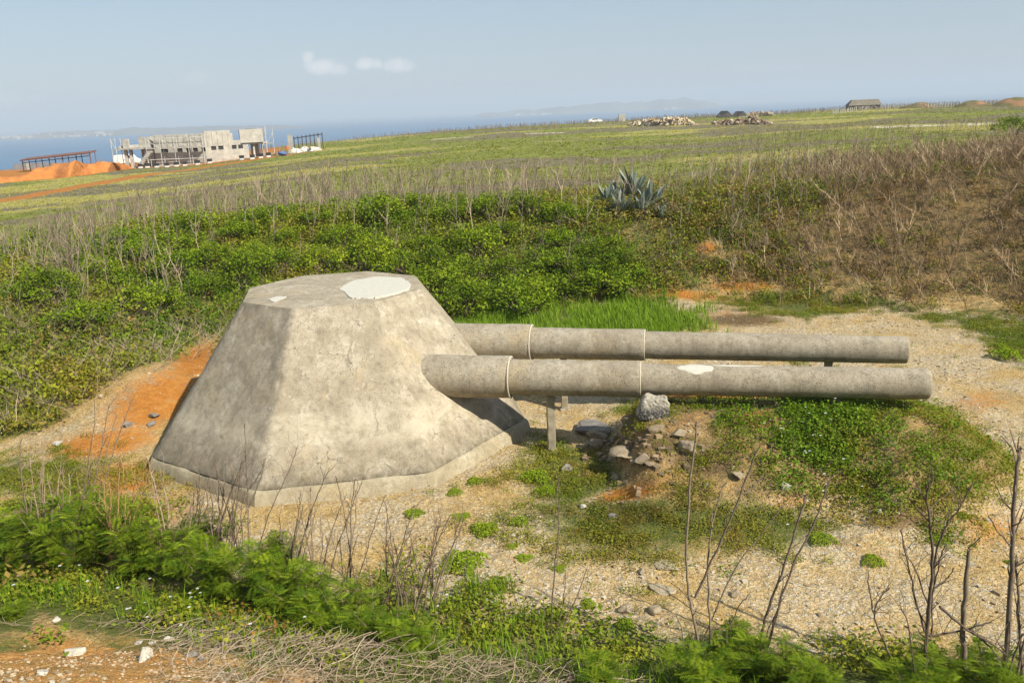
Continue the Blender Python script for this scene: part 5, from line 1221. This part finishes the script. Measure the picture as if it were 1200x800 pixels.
rubble('rubble_heap', [(840,147,.5),(852,147,1.1),(868,146.5,1.2),(884,146.3,1.9),(895,146.2,1.2),(908,146,.4)], 'dark earth and pale rubble heap right of the tan stones', 2, [(.24, .17, .11), (.3, .21, .14), (.46, .38, .25), (.2, .14, .09)], 2.0, 300)
rubble('rubble_heap', [(873,136.8,.5),(885,136.3,1.5),(897,136,1.7),(908,135.6,.6)], 'pale rubble beyond the field edge beside the dark tents', 3, TAN, 1.5, 160)
# tents
for k, (a, b, wd, lb) in enumerate([(850, 138, 3.0, 'larger dark gabled tent at the field edge above the rubble'), (868, 137, 2.5, 'smaller dark gabled tent right of the larger one')]):
    p = gp(a, b); r_ = empty('tent', p, lb, 'tent', None, .35); bm = bmesh.new(); h = 1.75*wd/3.3
    A = [bm.verts.new(q) for q in ((-wd/2, -1, .25), (wd/2, -1, .25), (0, -1, h))]; B = [bm.verts.new(q) for q in ((-wd/2, 2, .25), (wd/2, 2, .25), (0, 2, h))]
    bm.faces.new(A); bm.faces.new(B[::-1])
    for i in range(3): bm.faces.new((A[i], B[i], B[(i+1) % 3], A[(i+1) % 3]))
    me = bpy.data.meshes.new('tent_roof'); bm.to_mesh(me); bm.free(); link('roof', me, P_('dark_canvas', (.05, .045, .04)), r_); mpart('wall', P_('tent_wall', (.3, .29, .27) if k else (.07, .06, .05)), r_, ((-wd/2+.1, -.9, -.8), (wd/2-.1, 1.9, .245)))
p = gp(728.5, 142.5); r_ = empty('stone_block', p, 'pale square block standing at the field edge left of the rubble', 'block'); mpart('block', M_BCON, r_, ((-.8, -.6, -.5), (.8, .6, 1.6))); mpart('cap', M_BCON, r_, ((-.55, -.5, 1.605), (.9, .5, 1.8)))
# open frame right of the building, clutter
p0, p1 = gp(346, 179), gp(379, 175); root = empty('steel_frame', p0, 'low open frame of dark posts joined by a top rail, right of the concrete building', 'frame'); d = p1-p0; d.z = 0
for i in range(8):
    q = d*(i/7); z0 = tz(p0.x+q.x, p0.y+q.y)-p0.z; mb = MB(); mb.tube([(q.x, q.y, z0-.2), (q.x, q.y, 2.6+.5*i/7)], .07, 4); mb.build('post', M_STEEL, root)
mb = MB(); mb.tube([(0, 0, 2.3), (d.x, d.y, 2.8)], .08, 4); mb.build('rail', M_STEEL, root)
for k, (a, b, h, lb) in enumerate([(339.5,175,2.7,'tall pale post, left of a pair by the open frame'),(342.5,174.5,2.6,'tall pale post, right of a pair by the open frame'),(366,176.5,1.6,'short pale post inside the open frame'),(374.5,176,2.0,'white post at the right end of the open frame')]):
    p = gp(a, b); r_ = empty('concrete_post', p, lb, 'post'); mpart('shaft', M_BCON, r_, ((-.18, -.18, -.4), (.18, .18, h))); mpart('cap', M_BCON, r_, ((-.22, -.22, h+.004), (.22, .22, h+.1)))
rubble('debris_heap', [(338,180,.2),(350,179,.5),(358,178,.9),(366,177.5,.5),(372,177,.2)], 'white boards and rubble strewn beside the open frame', 5, [(.7, .68, .64), (.6, .55, .48), (.5, .42, .3)], 1.0, 70, .3, 1.0)
rubble('debris_heap', [(322,181.5,.3),(328,181,.6),(333,180.5,.3)], 'dark brown clutter by the right scaffold tower', 6, [(.1, .08, .06), (.2, .14, .1), (.3, .2, .12)], 1.0, 40, .3, .8)
for a, b, c, lb in [(336.5,175.5,(.55,.18,.08),'orange sack beside the pale posts'),(331,183,(.06,.12,.3),'blue sack on the grass edge right of the building')]:
    p = gp(a, b); o = link('sack', rock_mesh('sack', .7, int(a), 2, .7), plain('sack_cloth', c, .8)); o.location = p+Vector((0, 0, .3)); tag(o, lb, 'sack')
# stone hut
p = gp(1011, 128); root = empty('stone_hut', p, 'small grey stone hut with hipped roof and three dark openings, on the skyline', 'hut', None, -.12)
W2 = 3.8; mpart('wall', P_('hut_stone', (.13, .115, .09)), root, ((-W2, -1.6, -1.0), (W2, 1.6, .95)))
bm = bmesh.new(); v = [bm.verts.new(q) for q in ((-W2-.25, -1.9, .95), (W2+.35, -1.9, .95), (W2+.35, 1.9, .95), (-W2-.25, 1.9, .95), (-W2+.9, -.5, 2.35), (W2-.2, -.5, 2.35), (W2-.2, .6, 2.35), (-W2+.9, .6, 2.35))]
for f in ((0,3,2,1),(4,5,6,7),(0,1,5,4),(1,2,6,5),(2,3,7,6),(3,0,4,7)): bm.faces.new([v[i] for i in f])
me = bpy.data.meshes.new('hut_roof'); bm.to_mesh(me); bm.free(); link('roof', me, P_('hut_roof', (.16, .14, .10)), root)
for xx in (-1.9, .1, 2.2):
    bm = bmesh.new(); n = 8; pts = [(-.42, -.4), (.42, -.4)]+[(.42*math.cos(math.pi*i/n), .25+.42*math.sin(math.pi*i/n)) for i in range(n+1)]
    A = [bm.verts.new((xx+a, -1.615, z)) for a, z in pts]; B = [bm.verts.new((xx+a, -1.5, z)) for a, z in pts]; bm.faces.new(A); bm.faces.new(B[::-1])
    for i in range(len(A)): bm.faces.new((A[i], B[i], B[(i+1) % len(A)], A[(i+1) % len(A)]))
    me = bpy.data.meshes.new('opening_shade'); bm.to_mesh(me); bm.free(); o = link('opening_shade', me, M_DARK, root)  # arched black plate, the hut's inner shade put in as colour
    mb = MB(); mb.tube([(xx+.55*math.cos(t), -1.63, .25+.5*math.sin(t)) for t in np.linspace(0, math.pi, 8)], .07, 4); mb.build('surround', M_WHITE, o)
# fences of pale posts
def fence(pts, n, label, h):
    g = [gp(a, b) for a, b in pts]; root = empty('post_fence', g[0], label, 'fence'); mb = MB(); prev = None
    for i in range(n):
        t = i/(n-1)*(len(g)-1); k = min(int(t), len(g)-2); q = g[k]*(1-(t-k))+g[k+1]*(t-k); q = q+Vector((random.uniform(-.08, .08), 0, 0)); zz = tz(q.x, q.y); hh = h*random.uniform(.9, 1.1)
        m_ = MB(); a = Vector((q.x, q.y, zz-.2))-g[0]; m_.tube([a, a+Vector((random.uniform(-.04, .04), 0, hh+.2))], .10, 4); m_.build('post', FENCE, root)
        top = a+Vector((0, 0, hh*.75+.2))
        if prev is not None: mb.tube([prev, top], .02, 3)
        prev = top
    mb.build('wire', M_STEEL, root)
FENCE = P_('pale_post', (.58, .54, .45))
fence([(976,133.5),(995,131.5),(1018,129)], 20, 'pale post fence running up to the stone hut from the left', .95)
fence([(1034,128),(1080,126.8),(1130,125),(1200,123),(1230,122)], 60, 'long pale post fence right of the stone hut, before the grassy mounds', 1.25)
# bunker mounds behind the fence
def knoll(px, py, wd, h, label, orange, seed):
    p = gp(px, py); n = 40; m_ = 18; V = []
    for j in range(m_):
        for i in range(n):
            u = i/(n-1)*2-1; v = j/(m_-1)*2-1; r = math.hypot(u, v); zz = h*max(0, 1-r*r)**1.1*(.85+.3*float(vnoise(u*4+seed, v*4, seed))); V.append((u*wd/2, v*wd*.4, zz*.72-.4))
    Q = [(j*n+i, j*n+i+1, (j+1)*n+i+1, (j+1)*n+i) for j in range(m_-1) for i in range(n-1)]; Vn = np.array(V)
    o_ = np.clip(sm(.50, .62, fbm(Vn[:, 0]*.5+seed, Vn[:, 2]*1.2, 3, seed))*orange, 0, 1)[:, None]; t = fbm(Vn[:, 0]*1.5, Vn[:, 1]*1.5, 3, seed+4)[:, None]
    C = (np.array((.075, .085, .025))*(1-t)+np.array((.19, .15, .075))*t)*(1-o_)+o_*np.array((.26, .14, .07))
    o = link('earth_mound', np_mesh('earth_mound', Vn, Q, C, True), KN); o.location = p; tag(o, label, 'mound')
KN = vcol_mat('mound_turf', .95, 0, .1)
knoll(1077, 126.5, 11, 2.2, 'grassy earth mound right of the stone hut, nearest to it', .5, 3); knoll(1139, 125, 9, 2.4, 'earth mound with a bare orange scar, between two others', 1.6, 5); knoll(1190, 123.5, 12, 2.6, 'earth mound at the right edge of the skyline', .9, 8); knoll(1160, 124, 18, 1.2, 'low broad grassy rise behind the fence at the right', .3, 11)
# boats
def boat(px, py, ln, label):
    x, y, w_ = ray(px, py); t = (SEA-HC)/w_; p = Vector((x*t, y*t, SEA)); root = empty('boat', p, label, 'boat', None, .1); bm = bmesh.new(); P = [(-.5,-.12),(.25,-.13),(.5,0),(.25,.13),(-.5,.12)]
    a = [bm.verts.new((x_*ln*.9, y_*ln, -.3)) for x_, y_ in P]; b = [bm.verts.new((x_*ln, y_*ln*1.2, ln*.10)) for x_, y_ in P]; bm.faces.new(a[::-1]); bm.faces.new(b)
    for i in range(5): bm.faces.new((a[i], a[(i+1) % 5], b[(i+1) % 5], b[i]))
    me = bpy.data.meshes.new('hull'); bm.to_mesh(me); bm.free(); link('hull', me, M_WHITE, root); mpart('cabin', M_WHITE, root, ((-ln*.25, -ln*.08, ln*.101), (ln*.1, ln*.08, ln*.24)))
boat(568, 134.4, 26, 'white boat on the water left of the hazy island'); boat(587, 133.2, 22, 'smaller pale boat nearer the hazy island shore')
# ---------------------------------------------------------------- camera, light, sky
cam = bpy.data.cameras.new('camera'); co = bpy.data.objects.new('camera', cam); COL.objects.link(co); S.camera = co
cam.sensor_width = 36; cam.lens = F/1200*36; cam.clip_start = .1; cam.clip_end = 60000
X = Vector((1, 0, 0)); UPL = Vector((0, sp, cp)); FW = Vector((0, cp, -sp))
rt = X*cr-UPL*sr; up = X*sr+UPL*cr
Mx = Matrix((rt, up, -FW)).transposed().to_4x4(); Mx.translation = (0, 0, HC); co.matrix_world = Mx
SAZ, SEL = math.radians(-39), math.radians(41)
sd = Vector((math.cos(SAZ)*math.cos(SEL), math.sin(SAZ)*math.cos(SEL), math.sin(SEL)))
sl = bpy.data.lights.new('sun', 'SUN'); sl.energy = 5.0; sl.angle = math.radians(.6); sl.color = (1, .93, .80)
so = bpy.data.objects.new('sun', sl); COL.objects.link(so); so.rotation_euler = (-sd).to_track_quat('-Z', 'Y').to_euler()
w = bpy.data.worlds.new('World'); S.world = w; w.use_nodes = True; nt = w.node_tree
bg = nt.nodes['Background']; sky = N(nt, 'ShaderNodeTexSky', sky_type='NISHITA', sun_disc=False)
sky.sun_elevation = SEL; sky.sun_rotation = math.radians(90)-SAZ; sky.air_density = 1.2; sky.dust_density = .6; sky.ozone_density = 2.2; sky.altitude = 30
bg.inputs[1].default_value = .086
def cloud_layer():
    gv = N(nt, 'ShaderNodeTexCoord').outputs['Generated']
    nz = noise(nt, gv, 60, 6, .6)
    tot = None
    for (px, py, rx, ry, k) in [(377,78,.022,.010,1),(362,68,.009,.008,.9),(432,76,.017,.0085,1),(467,76,.019,.0095,1),(395,82,.014,.007,.8),
                                (230,92,.014,.008,.22),(15,118,.02,.009,.3),(45,116,.012,.006,.2),(905,79,.05,.006,.15)]:
        d = Vector(ray(px, py)).normalized(); s = Vector((d.y, -d.x, 0)).normalized(); u = s.cross(d)
        c = []
        for ax, rr in ((s, rx), (u, ry)):
            v = N(nt, 'ShaderNodeVectorMath', operation='DOT_PRODUCT'); L(nt, gv, v.inputs[0]); v.inputs[1].default_value = ax
            q = mth(nt, 'DIVIDE', v.outputs['Value'] if ax is s else mth(nt, 'SUBTRACT', v.outputs['Value'], 0), rr); c.append(mth(nt, 'MULTIPLY', q, q))
        f = N(nt, 'ShaderNodeVectorMath', operation='DOT_PRODUCT'); L(nt, gv, f.inputs[0]); f.inputs[1].default_value = d
        e = mth(nt, 'ADD', mth(nt, 'ADD', c[0], c[1]), mth(nt, 'MULTIPLY', mth(nt, 'SUBTRACT', nz, .5), 2.4))
        g = mth(nt, 'MULTIPLY', ramp(nt, e, [(-.2, 1), (1.1, 0)]), mth(nt, 'MULTIPLY', mth(nt, 'GREATER_THAN', f.outputs['Value'], .5), k))
        tot = g if tot is None else mth(nt, 'MAXIMUM', tot, g)
    return tot
SKYCLOUD = (7.6, 7.4, 7.35)
cl = cloud_layer()
tint = mix(nt, 1.0, sky.outputs[0], (1.0, .97, 1.03), 'MULTIPLY')
veil = mix(nt, .62, tint, (3.05, 3.95, 4.85))
hs = mix(nt, mth(nt, 'MULTIPLY', cl, .8), veil, SKYCLOUD); L(nt, hs, bg.inputs[0])
def make_haze():
    mb = MB(); mb.box((-26400, -26400, -47), (26400, 26400, 150)); m = bpy.data.materials.new('haze_air'); m.use_nodes = True; q = m.node_tree; q.nodes.clear()
    out = q.nodes.new('ShaderNodeOutputMaterial'); v = q.nodes.new('ShaderNodeVolumePrincipled')
    v.inputs['Color'].default_value = (.74, .86, 1.0, 1); v.inputs['Density'].default_value = 2.7e-4; v.inputs['Anisotropy'].default_value = .0
    q.links.new(v.outputs[0], out.inputs['Volume']); o = mb.build('haze', m); o['kind'] = 'stuff'; tag(o, 'pale sea haze softening the horizon', 'haze')
make_haze()
S.view_settings.view_transform = 'Standard'; S.view_settings.look = 'None'; S.view_settings.gamma = 1; S.view_settings.exposure = .57
S.cycles.volume_bounces = 0; S.cycles.max_bounces = 4; S.cycles.diffuse_bounces = 3; S.cycles.glossy_bounces = 2; S.cycles.transmission_bounces = 3; S.cycles.transparent_max_bounces = 8
